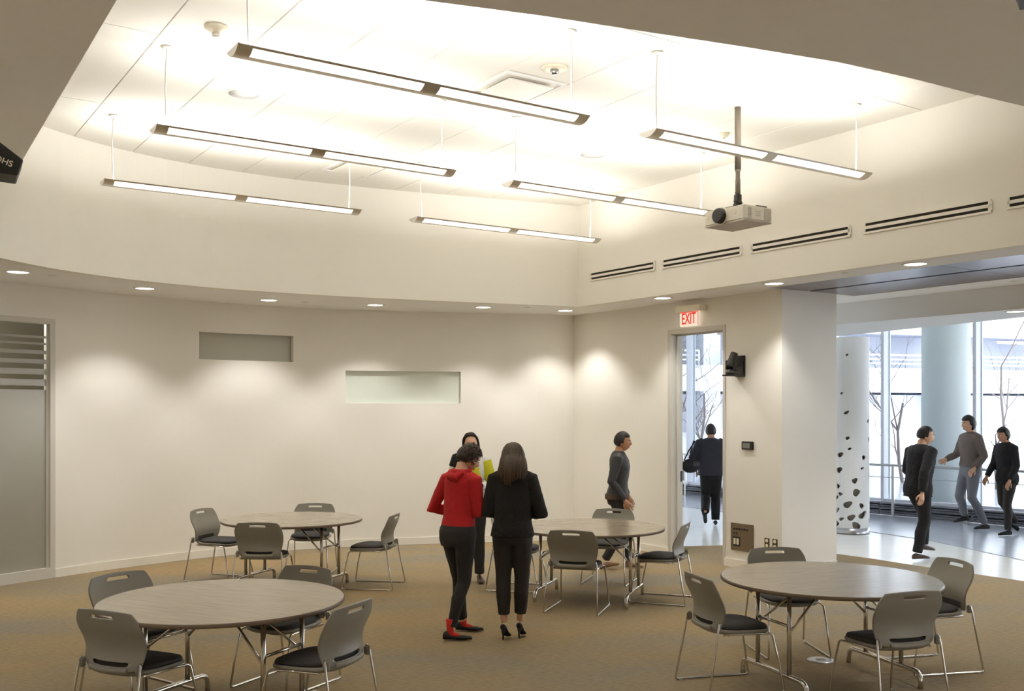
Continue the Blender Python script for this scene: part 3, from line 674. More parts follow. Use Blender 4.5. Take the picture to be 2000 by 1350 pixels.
# ------------------------------------------------------------------ round folding tables
def make_table():
    root = empty('round_table', (0, 0, 0)); R = .762
    e = MB(); e.lathe([(R-.012, .712), (R-.002, .718), (R-.001, .736), (R-.004, .740)], n=72); e.build('tabletop', M['laminate'], root)
    e = MB(); e.lathe([(R-.003, .713), (R+.002, .716), (R+.002, .734), (R-.001, .738)], n=72, cap=False); e.build('edge_band', M['laminate_edge'], root)
    for sx in (-1, 1):
        e = MB(); P = [(-.385, 0), (-.385, .05), (-.378, .085), (-.355, .108), (-.32, .116), (0, .118), (.32, .116), (.355, .108), (.378, .085), (.385, .05), (.385, 0)]
        e.tube([(sx*.47, y, z) for y, z in P], .018, 10); ft = e.build('foot_bar', M['chrome'], root)
        for sy in (-1, 1):
            e = MB(); e.tube([(sx*.47, sy*.19, .115), (sx*.47, sy*.19, .70)], .0165, 10); e.build('upright', M['chrome'], root)
            e = MB(); e.rbox((sx*.47, sy*.19, .700), (.07, .07, .024), .003); e.build('top_bracket', M['dark'], root)
        e = MB(); e.tube([(sx*.47, -.19, .46), (sx*.47, .19, .46)], .011, 8); e.build('cross_tube', M['chrome'], root)
        for sy in (-1, 1):
            e = MB(); e.tube([(sx*.465, sy*.19, .42), (sx*.12, sy*.1, .69)], .009, 8); e.build('brace', M['chrome'], root)
        e = MB(); e.rbox((sx*.14, 0, .685), (.16, .30, .045), .01); e.build('folding_bracket', M['dark'], root)
    e = MB(); e.rbox((0, .0, .702), (1.0, .05, .02), .003); e.rbox((0, .16, .704), (.9, .03, .016), .003); e.rbox((0, -.16, .704), (.9, .03, .016), .003); e.build('under_rail', M['dark'], root)
    return root
tab = make_table()
for i, (x, y, fx, fy, lb) in enumerate([
 (-1.84, 6.36, -.42, -.91, 'round grey laminate table at the front left, largest in view'),
 (-2.42, 11.0, -.32, -.95, 'round grey laminate table at the back left by the curved wall'),
 (.80, 10.28, -.33, -.94, 'round grey laminate table in the middle behind the woman in black'),
 (2.278, 7.17, .33, -.94, 'round grey laminate table at the right, reflecting the daylight')]):
    o = tab if i == 0 else copy_tree(tab)
    o.location = (x, y, 0); o.rotation_euler = (0, 0, facing(-fx, -fy)); tag(o, lb, 'table', 'round folding tables')

# ------------------------------------------------------------------ corridor: perforated column, railing, convector, glass facade
pcx, pcy = at(1673, 1043, 0); pcy += .25
PR = .275
def pebble(mb, ang, z, w, h, rot):
    rgs = []
    for rr in (PR-.05, PR+.05):
        R = []
        for k in range(14):
            a = 2*PI*k/14; q = 1+.16*math.sin(2*a+rot*3)+.10*math.sin(3*a+rot)
            x = w*q*math.cos(a); y = h*q*math.sin(a); x, y = x*math.cos(rot)-y*math.sin(rot), x*math.sin(rot)+y*math.cos(rot)
            th_ = ang+x/PR; R.append((rr*math.cos(th_), rr*math.sin(th_), z+y))
        rgs.append(R)
    mb.rings(rgs)
cut = MB(); rnd = random.Random(11)
PX = [(1665, 693, 3, 3), (1655, 768, 3, 3), (1664, 806, 6, 4), (1666, 856, 5, 4), (1670, 877, 4, 3), (1652, 889, 7, 6), (1697, 894, 5, 5), (1650, 919, 7, 7), (1694, 915, 4, 3), (1680, 939, 6, 7), (1648, 951, 5, 5), (1652, 966, 6, 4), (1683, 962, 9, 8), (1641, 978, 8, 7), (1666, 986, 10, 8), (1693, 988, 7, 5), (1646, 999, 6, 5), (1695, 1006, 9, 8), (1673, 1011, 9, 7), (1654, 1015, 6, 4), (1643, 1023, 9, 7), (1683, 1027, 12, 7), (1705, 823, 3, 5), (1706, 859, 3, 5), (1707, 928, 3, 7), (1708, 1018, 3, 6)]
base_a = math.atan2(-pcy, -pcx)
for x, y, w, h in PX:
    d = pcy-.24; u = (x-1673)/F*d/PR; u = max(-.985, min(.985, u))
    pebble(cut, base_a+math.asin(u), CH-(y-HZ)/F*d, w*.85/F*d/math.sqrt(1-u*u*.9), h*.85/F*d, rnd.uniform(-.6, .6))
for k in range(34):
    z = .12+2.1*rnd.random()**2.2; pebble(cut, base_a+PI+rnd.uniform(-1.5, 1.5), z, .03+.03*rnd.random(), .025+.03*rnd.random(), rnd.uniform(-1, 1))
col = MB(); n = 56
for rr in (PR, PR-.03):
    pass
lo = [[(r*math.cos(2*PI*k/n), r*math.sin(2*PI*k/n), z) for k in range(n)] for r, z in ((PR, .085), (PR, 3.08), (PR-.028, 3.08), (PR-.028, .085))]
col.rings(lo+[lo[0]], smooth=False, cap=False)
cutob = bpy.data.objects.new('cutter', cut.mesh('cutter')); COL.objects.link(cutob)
cm = col.mesh('shell'); bm = bmesh.new(); bm.from_mesh(cm); bmesh.ops.remove_doubles(bm, verts=bm.verts, dist=1e-5); bmesh.ops.recalc_face_normals(bm, faces=bm.faces); bm.to_mesh(cm); bm.free()
me = baked(cm, [('BOOLEAN', dict(object=cutob, operation='DIFFERENCE', solver='EXACT', use_self=True))]); bpy.data.objects.remove(cutob)
pcol = empty('perforated_column', (pcx, pcy, 0), label='white round column cover with pebble-shaped holes in the corridor', cat='column')
put('shell', me, M['cool_paint'], pcol)
M['core'] = mat('column_core', (176, 168, 156), .8, var=.2, scale=10)
e = MB(); e.lathe([(PR-.075, 0), (PR-.075, 3.08)], n=32); e.build('core', M['core'], pcol)
e = MB(); e.lathe([(PR+.006, 0), (PR+.006, .085), (PR-.03, .085)], n=48, cap=False); e.build('base_ring', M['steel'], pcol)

GL = [(1.3, 27.0), (3.9, 23.05), (6.8, 18.67), (8.52, 16.61), (10.6, 13.6), (12.6, 10.2)]
b = MB(); strip(b, [(12.6, 10.2), (14.4, 6.2), (15.6, 1.5), (16.2, -4.95)], .2, 0, 5.25); b.build('wall_daylight_block', M['cool_paint'], kind='structure', label='added unseen wall cutting the daylight on the pier')  # solid wall added out of view to cut daylight reaching the pier
def along(poly, d0):                                  # point at arc length d0 along a polyline
    for a, c in zip(poly, poly[1:]):
        l = math.hypot(c[0]-a[0], c[1]-a[1])
        if d0 <= l: return (a[0]+(c[0]-a[0])*d0/l, a[1]+(c[1]-a[1])*d0/l), (( c[0]-a[0])/l, (c[1]-a[1])/l)
        d0 -= l
    return poly[-1], ((poly[-1][0]-poly[-2][0])/l, (poly[-1][1]-poly[-2][1])/l)
gl_len = sum(math.hypot(c[0]-a[0], c[1]-a[1]) for a, c in zip(GL, GL[1:]))
d_m = math.hypot(2.6, 3.95)+.31                        # arc length of the mullion seen through the doorway
ms = []; d = d_m-1.71*2
while d < gl_len-.2: ms.append(d); d += 1.71
facade = None
for i, d in enumerate(ms):
    (x, y), (ux, uy) = along(GL, d)
    e = MB(); e.box((0, 0, 2.6), (.06, .19, 4.9)); e.box((0, .1, 2.6), (.10, .03, 4.9))
    if facade is None: facade = e.build('window_4', M['mullion'], loc=(x, y, 0), rz=math.atan2(uy, ux), kind='structure', label='tall glass facade of the corridor with white mullions')
    else:
        o = e.build('mullion', M['mullion'], facade); o.matrix_parent_inverse = Matrix.LocRotScale(facade.location, facade.rotation_euler, None).inverted(); o.location = (x, y, 0); o.rotation_euler = (0, 0, math.atan2(uy, ux))
    if i+1 < len(ms):
        (x2, y2), _ = along(GL, ms[i+1]); l = math.hypot(x2-x, y2-y)
        for nm, dim, z, mm in (('pane', (l-.07, .012, 4.75), 2.66, M['glass']), ('sill_rail', (l-.06, .14, .05), .265, M['mullion'])):
            e = MB(); e.box((0, 0, 0), dim); o = e.build(nm, mm, facade)
            o.matrix_parent_inverse = Matrix.LocRotScale(facade.location, facade.rotation_euler, None).inverted()
            o.location = ((x+x2)/2, (y+y2)/2, z); o.rotation_euler = (0, 0, math.atan2(y2-y, x2-x))
def off_in(p, u, d): return (p[0]+u[1]*d*1.0, p[1]-u[0]*d*1.0)   # to the right of the travel direction
def side(p, u, d):
    q = (p[0]+u[1]*d, p[1]-u[0]*d)
    w = (p[0]-u[1]*d, p[1]+u[0]*d)
    return q if math.hypot(*q) < math.hypot(*w) else w
CN = ['farthest convector, seen through the doorway', 'second convector, beyond the doorway', 'convector hidden behind the pier', 'convector behind the perforated column', 'convector right of the perforated column', 'convector at the right behind the striding people', 'convector at the right edge']
for i in range(1, len(ms)-1):
    (x, y), u = along(GL, ms[i]); (x2, y2), _ = along(GL, ms[i+1])
    mx_, my_ = (x+x2)/2, (y+y2)/2; l = math.hypot(x2-x, y2-y)
    if my_ < 11 or my_ > 25: continue
    c = side((mx_, my_), u, .14); root = empty('convector', (*c, 0), math.atan2(y2-y, x2-x), label='low dark louvred floor convector, section %s along the glass' % ('nearest' if my_ < 13 else ''), cat='convector', group='floor convectors')
    e = MB(); e.box((0, .03, .12), (l-.02, .06, .235)); e.build('back_panel', M['convector'], root)
    e = MB(); e.box((0, -.01, .225), (l-.02, .11, .02)); e.build('top_grille', M['convector'], root)
    for k in range(4):
        e = MB(); e.box((0, -.03, .04+k*.05), (l-.02, .05, .02), rot=Matrix.Rotation(.5, 3, 'X')); e.build('slat', M['steel'] if k % 2 else M['convector'], root)
    del root['label']; root['label'] = ['', '', '', '', '', '', '', '', '', ''][0] or 'tmp'
    root['_y'] = my_
cv = sorted([o for o in COL.objects if o.name.startswith('convector')], key=lambda o: -o['_y'])
ordn = ['farthest', 'second farthest', 'third farthest', 'fourth farthest', 'fifth farthest', 'sixth farthest', 'seventh farthest', 'eighth farthest', 'ninth farthest', 'tenth farthest']
for k, o in enumerate(cv):
    o['label'] = 'low dark louvred convector under the glass facade, %s section in the row' % ordn[k]; del o['_y']
# handrail in front of the glass
rail = empty('handrail', (7.04, 18.30, 0), label='steel handrail on posts along the corridor glass', cat='railing')
INV = Matrix.Translation(rail.location).inverted()
rp = []; d = 1.0
while d < gl_len-1.0:
    (x, y), u = along(GL, d); rp.append((side((x, y), u, .34), u, d)); d += .6
e = MB(); e.tube([(p[0][0]-7.04, p[0][1]-18.30, .93) for p in rp], .022, 10); e.build('top_rail', M['steel'], rail)
e = MB(); e.tube([(p[0][0]-7.04, p[0][1]-18.30, .71) for p in rp], .007, 6); e.build('wire', M['steel'], rail)
(q0, _), = [((7.04, 18.46), 0)]
d0 = min(np.arange(0, gl_len, .02), key=lambda d: abs(side(*along(GL, d), .34)[0]/side(*along(GL, d), .34)[1]-743.4/F) if side(*along(GL, d), .34)[1] > 5 else 9)
for k in range(-5, 9):
    d = d0+k*1.32
    if d < .5 or d > gl_len-.5: continue
    (x, y), u = along(GL, d); c = side((x, y), u, .34)
    e = MB(); e.rbox((0, 0, .46), (.05, .035, .92), .004); po = e.build('post', M['steel'], rail, loc=(c[0]-7.04, c[1]-18.30, 0), rz=math.atan2(u[1], u[0]))
    e = MB(); e.rbox((0, 0, .006), (.14, .10, .012), .002); e.build('base_plate', M['steel'], po)

# ------------------------------------------------------------------ outside: snow, garage, columns, trees
b = MB(); b.prism([(-60, 24), (1.5, 27.3), (4.1, 23.3), (7, 18.9), (8.8, 16.8), (11, 13.8), (16.5, -5), (60, -10), (90, 80), (-60, 90)], -.6, -.15)
b.build('ground_snow', M['snow'], kind='structure', label='snowy ground outside the glass')
e = MB(); nx = 30; vs = []; fs = []                    # snow bank
for i in range(nx+1):
    for j in range(9):
        x = -6+i*1.7; y = 29+j*1.5-i*.28; z = -.2+1.45*(1/(1+math.exp(-(j-4)*1.1)))+.12*noise.noise(Vector((x*.4, y*.4, 0)))
        vs.append((x, y, z))
for i in range(nx):
    for j in range(8): fs.append((i*9+j, (i+1)*9+j, (i+1)*9+j+1, i*9+j+1))
e.add(vs, fs, True); e.build('snow_bank', M['snow'], kind='structure', label='bank of snow in front of the parking garage')
oc = at(1847, 990, 0); 
(oc) = (.4344*20.2, 20.2)
e = MB(); e.lathe([(.46, -.2), (.46, 6.2)], n=40); e.build('concrete_column', M['concrete'], loc=(*oc, 0), label='pale round concrete column standing outside the glass', cat='column')
# garage: floor bands, posts, back wall, railings, lights
GR = empty('parking_garage', (18.5, 40, 0), facing(-.35, .94), label='white parking garage with grey openings beyond the snow', cat='building')
def gbox(name, m, c, d, par=GR):
    e = MB(); e.box(c, d); return e.build(name, m, par)
gbox('spandrel', M['outwhite'], (0, 0, 3.05), (44, .5, .93)); gbox('upper_spandrel', M['outwhite'], (0, 0, 5.6), (44, .5, 1.5)); gbox('third_spandrel', M['outwhite'], (0, -.3, 7.4), (44, .8, .5))
gbox('back_wall', M['outgrey'], (0, 2.2, 3.0), (44, .3, 9)); gbox('slab', M['outgrey'], (0, 1.1, 2.7), (44, 2, .2)); gbox('slab', M['outgrey'], (0, 1.1, 5.0), (44, 2, .2)); gbox('lower_wall', M['outgrey'], (0, .9, 1.3), (44, .3, 2.4))
for x in (-18, -12, -6.8, -1.5, 4, 9.5, 15): gbox('pier', M['outwhite'], (x, .4, 3), (.7, .5, 7.5))
for x in (-15, -9.4, -4.1, 1.3, 6.8, 12.2):
    rl = gbox('guard_rail', M['outwhite'], (x, -.1, 4.03), (4.6, .06, .06))
    for z in (3.86, 3.7): gbox('rail_bar', M['outwhite'], (x, -.1, z), (4.6, .05, .05), rl)
    for xx in (-2.3, 2.3): gbox('rail_post', M['outwhite'], (x+xx, -.1, 3.77), (.06, .06, .55), rl)
M['tubeglow'] = mat('fluorescent_tube', (255, 250, 235), .4, var=.01, emit=(255, 250, 235), estr=2.0)
for x in (-9, -.5, 3.0, 9): gbox('tube_light', M['tubeglow'], (x, .8, 4.72), (1.7, .16, .10))
gbox('window', M['outgrey'], (-7.6, -.26, 5.55), (2.6, .05, .9)); gbox('window', M['outgrey'], (-12, -.26, 5.6), (1.0, .05, .3))
# far building left, seen through the doorway
FBd = empty('office_building', (10, 62, 0), facing(-.1, 1), label='pale distant office building beyond the snow seen through the doorway', cat='building')
gbox('facade', M['outwhite'], (0, 0, 4), (26, 4, 9), FBd)
for x in range(-5, 6):
    for z in (3.2, 5.8): gbox('window', M['outgrey'] if (x+int(z)) % 3 else M['mullion'], (x*2.2, -2.02, z), (1.3, .05, 1.1), FBd)
# bare trees
def tree(x, y, h, seed, lb, z0=0.0):
    r = random.Random(seed); root = empty('bare_tree', (x, y, z0), label=lb, cat='tree', group='bare trees outside')
    tr = MB(); br = MB()
    def grow(p, d, l, rad, lev, mb):
        n = 3; P = [p]; q = Vector(p); dd = Vector(d)
        for i in range(n):
            dd = (dd+Vector((r.uniform(-.18, .18), r.uniform(-.18, .18), r.uniform(-.05, .12)))).normalized(); q = q+dd*l/n; P.append(q.copy())
        mb.tube(P, [rad*(1-.45*i/n) for i in range(n+1)], 5, cap=False)
        if lev == 0: return
        for k in range(3 if lev > 1 else 3):
            a = r.uniform(0, 2*PI); t = r.choice(P[1:]); nd = (dd*.75+Vector((math.cos(a), math.sin(a), .25))*.75).normalized()
            grow(t, nd, l*r.uniform(.55, .75), rad*.5, lev-1, br)
    grow(Vector((0, 0, 0)), Vector((0, 0, 1)), h*.45, .055, 4, tr)
    tr.build('trunk', M['bark'], root); o = br.build('branches', M['bark'], root); o['kind'] = 'stuff'
tree(4.75, 27.5, 5.4, 3, 'slender bare tree seen through the left of the doorway', -.2)
tree(5.85, 31, 5.0, 5, 'slender bare tree seen through the right of the doorway', .2)
tree(10.4, 26.5, 5.2, 8, 'bare tree outside between the column cover and the concrete column', -.2)
tree(15.4, 31, 6.0, 21, 'bare tree outside at the right edge in front of the garage', .6)
tree(11.8, 24.3, 2.2, 33, 'low bare shrub outside behind the striding people', -.15)

# ------------------------------------------------------------------ people
M['skin'] = mat('skin_light', (214, 168, 138), .55, var=.08, scale=12)
M['skin2'] = mat('skin_tan', (190, 140, 108), .55, var=.08, scale=12)
M['lip'] = mat('lips', (170, 92, 84), .5, var=.05)
M['sclera'] = mat('eye_white', (236, 232, 226), .3, var=.02); M['iris'] = mat('eye_dark', (36, 26, 20), .25, var=.1)
def hairmat(n, a, b2): return mat(n, a, .5, rgb2=b2, scale=3.0, stretch=(40, 40, 3), bump=.5, bscale=3.0, spec=.45)
M['hair_black'] = hairmat('black_hair', (34, 26, 22), (20, 15, 13)); M['hair_brown'] = hairmat('long_brown_hair', (92, 72, 52), (54, 40, 29)); M['hair_curly'] = hairmat('curly_brown_hair', (70, 52, 38), (36, 26, 20))
M['redknit'] = mat('red_knit', (196, 26, 28), .85, rgb2=(164, 14, 20), scale=14, bump=.35, bscale=160, sheen=.0)
M['redsock'] = mat('red_sock', (214, 50, 44), .85, var=.1, scale=30)
M['jeanblack'] = mat('black_denim', (50, 46, 43), .85, rgb2=(36, 33, 31), scale=18, bump=.3, bscale=120)
M['blackwool'] = mat('black_wool', (35, 31, 28), .95, rgb2=(22, 20, 18), scale=30, bump=.6, bscale=90)
M['trouser'] = mat('dark_trouser_cloth', (50, 45, 41), .85, rgb2=(38, 34, 32), scale=25, bump=.3, bscale=120)
M['suede'] = mat('black_suede', (30, 27, 26), .7, var=.2, scale=30)
M['whitecloth'] = mat('white_shirt', (232, 230, 226), .8, var=.04, bump=.2, bscale=60)
M['lime'] = mat('lime_cloth', (204, 200, 40), .8, rgb2=(176, 172, 24), scale=8)
M['leather'] = mat('brown_leather', (74, 50, 40), .45, var=.2, scale=20); M['tan'] = mat('tan_leather', (150, 112, 84), .5, var=.15, scale=20)
M['navy'] = mat('dark_navy_coat', (48, 48, 60), .85, rgb2=(36, 36, 46), scale=10, bump=.25, bscale=60)
M['greyjacket'] = mat('dark_grey_jacket', (58, 58, 62), .6, rgb2=(44, 44, 47), scale=8, bump=.25, bscale=60)
M['brownhem'] = mat('brown_knit', (92, 70, 60), .85, var=.15, scale=20)
M['taupe'] = mat('taupe_top', (112, 100, 94), .85, var=.12, scale=12); M['greyjean'] = mat('grey_jeans', (118, 120, 128), .85, var=.15, scale=14)
M['greyshirt'] = mat('grey_shirt', (104, 100, 104), .8, var=.1); M['black'] = mat('black_cloth', (24, 23, 24), .9, var=.2, scale=14)

def head_into(mb, c, k, Rm):                           # a sculpted head; local x right, y forward, z up
    n, m = 36, 26; rg = []
    for i in range(m+1):
        a = -PI/2+PI*i/m; a = max(-PI/2+.03, min(PI/2-.03, a)); L = []
        for j in range(n):
            t = 2*PI*j/n; x = .074*math.cos(a)*math.cos(t); y = .095*math.cos(a)*math.sin(t); z = .115*math.sin(a)
            if z < 0:
                q = min(1, -z/.115); x *= 1-.30*q**1.6; y *= (1-.10*q) if y > 0 else (1-.62*q)
                if y > 0: y += .012*q*math.exp(-(x/.03)**2)
            if y > 0:
                y += .024*math.exp(-(x/.011)**2-((z+.022)/.020)**2)+.010*math.exp(-(x/.009)**2-((z-.004)/.02)**2)
                y += .005*math.exp(-((abs(x)-.03)/.022)**2-((z-.028)/.010)**2) - .008*math.exp(-((abs(x)-.031)/.014)**2-((z-.006)/.011)**2)
                y += .006*math.exp(-(x/.02)**2-((z+.062)/.007)**2)+.005*math.exp(-(x/.018)**2-((z+.076)/.006)**2)-.004*math.exp(-(x/.02)**2-((z+.069)/.003)**2)
                y += .003*math.exp(-((abs(x)-.045)/.016)**2-((z+.02)/.02)**2)
            L.append(c+Rm @ (Vector((x, y, z))*k))
        rg.append(L)
    mb.rings(rg)
    for sx in (-1, 1):                                 # ears
        mb.ell(c+Rm @ (Vector((sx*.074, -.012, -.008))*k), (.009*k, .019*k, .031*k), 10, 7, Rm @ Matrix.Rotation(sx*.35, 3, 'Z'))
def hand_into(mb, w, d, sidev, k, curl=.5):            # wrist, direction of the forearm, palm side-axis
    d = d.normalized(); x = (sidev-d*sidev.dot(d)).normalized(); nrm = d.cross(x)
    P = lambda a, b2, c2: w+(d*a+x*b2+nrm*c2)*k
    rg = []
    for a, hw_, th_ in ((-.02, .024, .019), (.02, .032, .017), (.06, .041, .015), (.085, .040, .012)):
        rg.append([P(a, hw_*math.cos(2*PI*j/12), th_*math.sin(2*PI*j/12)) for j in range(12)])
    mb.rings(rg)
    for b2, L_, r_ in ((-.031, .068, .0082), (-.011, .078, .0088), (.010, .074, .0086), (.030, .058, .0076)):
        c1 = curl; pts = [P(.075, b2, 0)]; a = 0.0; pos = [.075, 0.0]
        for s_, fr in ((.45, .45), (.30, .8), (.25, 1.1)):
            a = c1*fr; pos = [pos[0]+L_*s_*math.cos(a), pos[1]-L_*s_*math.sin(a)]; pts.append(P(pos[0], b2*1.05, pos[1]))
        mb.tube(pts, [r_*k, r_*k, r_*.92*k, r_*.7*k], 8)
    mb.tube([P(.015, -.026, -.004), P(.040, -.052, -.012), P(.066, -.060, -.020), P(.085, -.058, -.028)], [.012*k, .0115*k, .010*k, .0075*k], 8)

def human(S):
    k = S['H']/1.70; fem = S.get('fem', False); lean = S.get('lean', 0.0); sw = .158 if fem else .18; tw_ = S.get('twist', 0.0)
    V = Vector
    def bend(p):
        p = V(p)
        if p.z > .95:
            f = min(1, (p.z-.95)/.25); a = lean*f
            q = p-V((0, 0, .95)); q = Matrix.Rotation(-a, 3, 'X') @ q; q = Matrix.Rotation(tw_*f, 3, 'Z') @ q; return q+V((0, 0, .95))
        return p
    dz = S.get('rise', 0.0)                            # heel height lifts the hips
    TR = [(.80, .150, .105, -.01), (.86, .168, .118, -.012), (.93, .170 if fem else .163, .118, -.012), (1.0, .150, .102, -.004), (1.08, .126 if fem else .145, .09, .004), (1.18, .134 if fem else .152, .098, .006), (1.28, .148 if fem else .168, .108, .006), (1.36, .155 if fem else .178, .098, -.004), (1.415, .135 if fem else .155, .075, -.012), (1.45, .082, .06, -.014)]
    NK = [(1.45, .066, .062, -.014), (1.49, .052 if fem else .058, .055, -.008), (1.54, .050 if fem else .056, .053, .006)]
    def ring(z, rx, ry, yo, n=22, p=2.3):
        out = []
        for j in range(n):
            a = 2*PI*j/n; c, s_ = math.cos(a), math.sin(a)
            out.append(bend((math.copysign(abs(c)**(2/p), c)*rx, yo+math.copysign(abs(s_)**(2/p), s_)*ry, z)))
        return out
    hipz = .90
    legs = S['legs']; arms = S['arms']
    def leg_pts(sd):
        kn, an = V(legs[sd][0]), V(legs[sd][1]); hp = V((.085*(1 if sd == 'R' else -1), -.005, hipz))
        cf = kn.lerp(an, .35)+V((0, -.018, 0)); tm_ = hp.lerp(kn, .45)
        return [hp, tm_, kn, cf, kn.lerp(an, .75), an]
    LR = [.088, .075, .052, .052, .038, .034]
    def arm_pts(sd):
        s_ = 1 if sd == 'R' else -1; sh = bend((sw*s_, -.008, 1.385)); el, wr = V(arms[sd][0]), V(arms[sd][1])
        return [bend((sw*s_*.72, -.008, 1.395)), sh, sh.lerp(el, .5), el, el.lerp(wr, .35), wr]
    AR = [.05, .054, .045, .038, .037, .026]
    def torso(mb, off, z0=.80, z1=1.46):
        rg = [ring(z, rx+off, ry+off, yo) for z, rx, ry, yo in TR if z0 <= z <= z1]; mb.rings(rg)
    # body
    b = MB(); torso(b, 0); b.rings([ring(*q) for q in NK])
    for sd in 'LR': b.tube(leg_pts(sd), LR, 14); b.tube(arm_pts(sd), AR, 12)
    vox = S.get('vox', .013)
    me = baked(b, [('REMESH', dict(mode='VOXEL', voxel_size=vox)), ('SMOOTH', dict(factor=.6, iterations=4))])
    bb = MB(); bb.v = [v.co[:] for v in me.vertices]; bb.f = [tuple(p.vertices) for p in me.polygons]; bb.sm = [True]*len(bb.f); bb.mi = [0]*len(bb.f)
    hy, hp_, hr = S.get('head', (0, 0, 0))             # yaw (left +), pitch (down +), roll
    Rm = Matrix.Rotation(tw_+hy, 3, 'Z') @ Matrix.Rotation(-lean*.6-hp_, 3, 'X') @ Matrix.Rotation(hr, 3, 'Y')
    nb = bend((0, .006, 1.52)); hc = nb+Rm @ V((0, .022, .068))
    head_into(bb, hc, 1.0, Rm)
    for sd in 'LR':
        P = arm_pts(sd); d = P[5]-P[3]; hd = S.get('hands', {}).get(sd, {})
        hand_into(bb, P[5]+d.normalized()*.02, V(hd.get('dir', d)), V(hd.get('side', (0, 1, 0))), 1.0, hd.get('curl', .6))
    body = bb.build(S.get('name', 'person'), S['skin'])
    tag(body, S['label'], 'person', S.get('group'))
    body.location = (S['at'][0], S['at'][1], S.get('z', 0)); body.rotation_euler = (0, 0, facing(*S['face'])); body.scale = (k, k, k)
    wr = [('DISPLACE', dict(strength=S.get('wr', .010), mid_level=.5, texture=wrinkle))]
    vx = S.get('cvox', .011)
    def cloth(mb, name, m, lab=None, extra=True, par=body):
        me = baked(mb, [('REMESH', dict(mode='VOXEL', voxel_size=vx)), ('SMOOTH', dict(factor=.6, iterations=3))]+(wr if extra else []))
        me.polygons.foreach_set('use_smooth', [True]*len(me.polygons)); return put(name, me, m, par, label=lab)
    # trousers
    b = MB(); torso(b, .010, .80, 1.0)
    for sd in 'LR':
        P = leg_pts(sd); P[5] = P[4].lerp(P[5], S.get('cuff', .75)); b.tube(P, [r+o for r, o in zip(LR, S.get('lo', (.012, .012, .014, .012, .018, .020)))], 14)
    cloth(b, S.get('bname', 'trousers'), S['bot'])
    # top
    to = S.get('to', (.016, .016)); b = MB(); hem = S.get('hem', .92)
    zz = [q for q in TR if q[0] >= hem]; pr = [q for q in TR if q[0] < hem]
    f = pr[-1] if pr else TR[0]; q0 = zz[0]; t = (hem-f[0])/(q0[0]-f[0]) if pr else 0
    hr_ = (hem, f[1]+(q0[1]-f[1])*t, f[2]+(q0[2]-f[2])*t, f[3]+(q0[3]-f[3])*t)
    fl = S.get('flare', .012); rg = [ring(hr_[0], hr_[1]+to[0]+fl, hr_[2]+to[0]+fl, hr_[3])]
    for z, rx, ry, yo in zz: rg.append(ring(z, rx+to[0]+(S.get('box', 0) if 1.0 < z < 1.2 else 0), ry+to[0]+(S.get('box', 0)*.6 if 1.0 < z < 1.2 else 0), yo))
    rg.append(ring(1.475, .062, .058, -.012)); b.rings(rg)
    for sd in 'LR':
        P = arm_pts(sd); P[5] = P[4].lerp(P[5], .95); b.tube(P, [r+to[1] for r in AR], 12)
    top = cloth(b, S.get('tname', 'jacket'), S['top'])
    # shoes
    for sd in 'LR':
        an = V(legs[sd][1]); fd = V((*legs[sd][2], 0)).normalized(); pitch = legs[sd][3] if len(legs[sd]) > 3 else 0.0; hl = S.get('heel', 0.0)
        sl = S.get('shoe_len', .255); sx = V((fd.y, -fd.x, 0)); pt_ = S.get('pointed', .0); e = MB(); rg = []
        base = V((an.x, an.y, an.z-.075-hl*.0))
        for t, w, top_ in ((0, .018, .045), (.04, .028, .062), (.14, .033, .075), (.3, .034, .070 if not S.get('low') else .045), (.5, .036, .058 if not S.get('low') else .034), (.72, .043, .045 if not S.get('low') else .034), (.88, .036*(1-.45*pt_), .034 if not S.get('low') else .027), (.97, .020*(1-.6*pt_), .024), (1.0, .008*(1-.6*pt_), .014)):
            fw = -.065+t*sl; zb = hl*max(0, 1-t/.62)**1.1 if hl else 0.0
            L = []
            for j in range(14):
                a = 2*PI*j/14; lz = zb+top_/2+top_/2*math.sin(a)
                if lz < zb+.004: lz = zb
                L.append(base+fd*fw+sx*(w*math.cos(a))+V((0, 0, lz)))
            rg.append(L)
        if pitch:
            Rp = Matrix.Rotation(pitch, 3, sx); toe = base+fd*(.6*sl-.065)
            rg = [[toe+Rp @ (p-toe) for p in L] for L in rg]
        e.rings(rg)
        if hl:
            e.tube([base+fd*-.045+V((0, 0, hl+.01)), base+fd*-.043+V((0, 0, hl*.4)), base+fd*-.040+V((0, 0, .0))], [.017, .008, .0065], 8)
        e.build('shoe', S['shoe'], body)
        if S.get('sock'):
            e = MB(); e.tube([base+fd*.02+V((0, 0, .022)), base+fd*.005+V((0, 0, .06)), V(an)+V((0, 0, .03)), V(an)+V((0, -.004, .10))], [.028, .031, .0345, .037], 12); e.tube([base+fd*-.01+V((0, 0, .036)), base+fd*.04+V((0, 0, .034)), base+fd*.085+V((0, 0, .024))], [.027, .025, .017], 12); e.build('sock', S['sock'], body, label='bright red sock')
    # face parts
    for sx in (-1, 1):
        e = MB(); e.ell(hc+Rm @ V((sx*.030, .079, .006)), (.0125, .011, .0095), 12, 8, Rm); ey = e.build('eye', M['sclera'], body)
        e = MB(); e.ell(hc+Rm @ V((sx*.030, .087, .005)), (.0055, .004, .006), 10, 6, Rm); e.build('iris', M['iris'], ey)
        e = MB(); e.tube([hc+Rm @ V((sx*.014, .094, .024)), hc+Rm @ V((sx*.03, .093, .030)), hc+Rm @ V((sx*.047, .080, .025))], [.003, .0035, .002], 6); e.build('eyebrow', S['hairm'], body)
    e = MB(); e.ell(hc+Rm @ V((0, .086, -.0655)), (.020, .008, .0085), 12, 6, Rm); e.build('lips', M['lip'], body)
    return dict(body=body, hc=hc, Rm=Rm, bend=bend, ring=ring, cloth=cloth, k=k, top=top, arm=arm_pts)
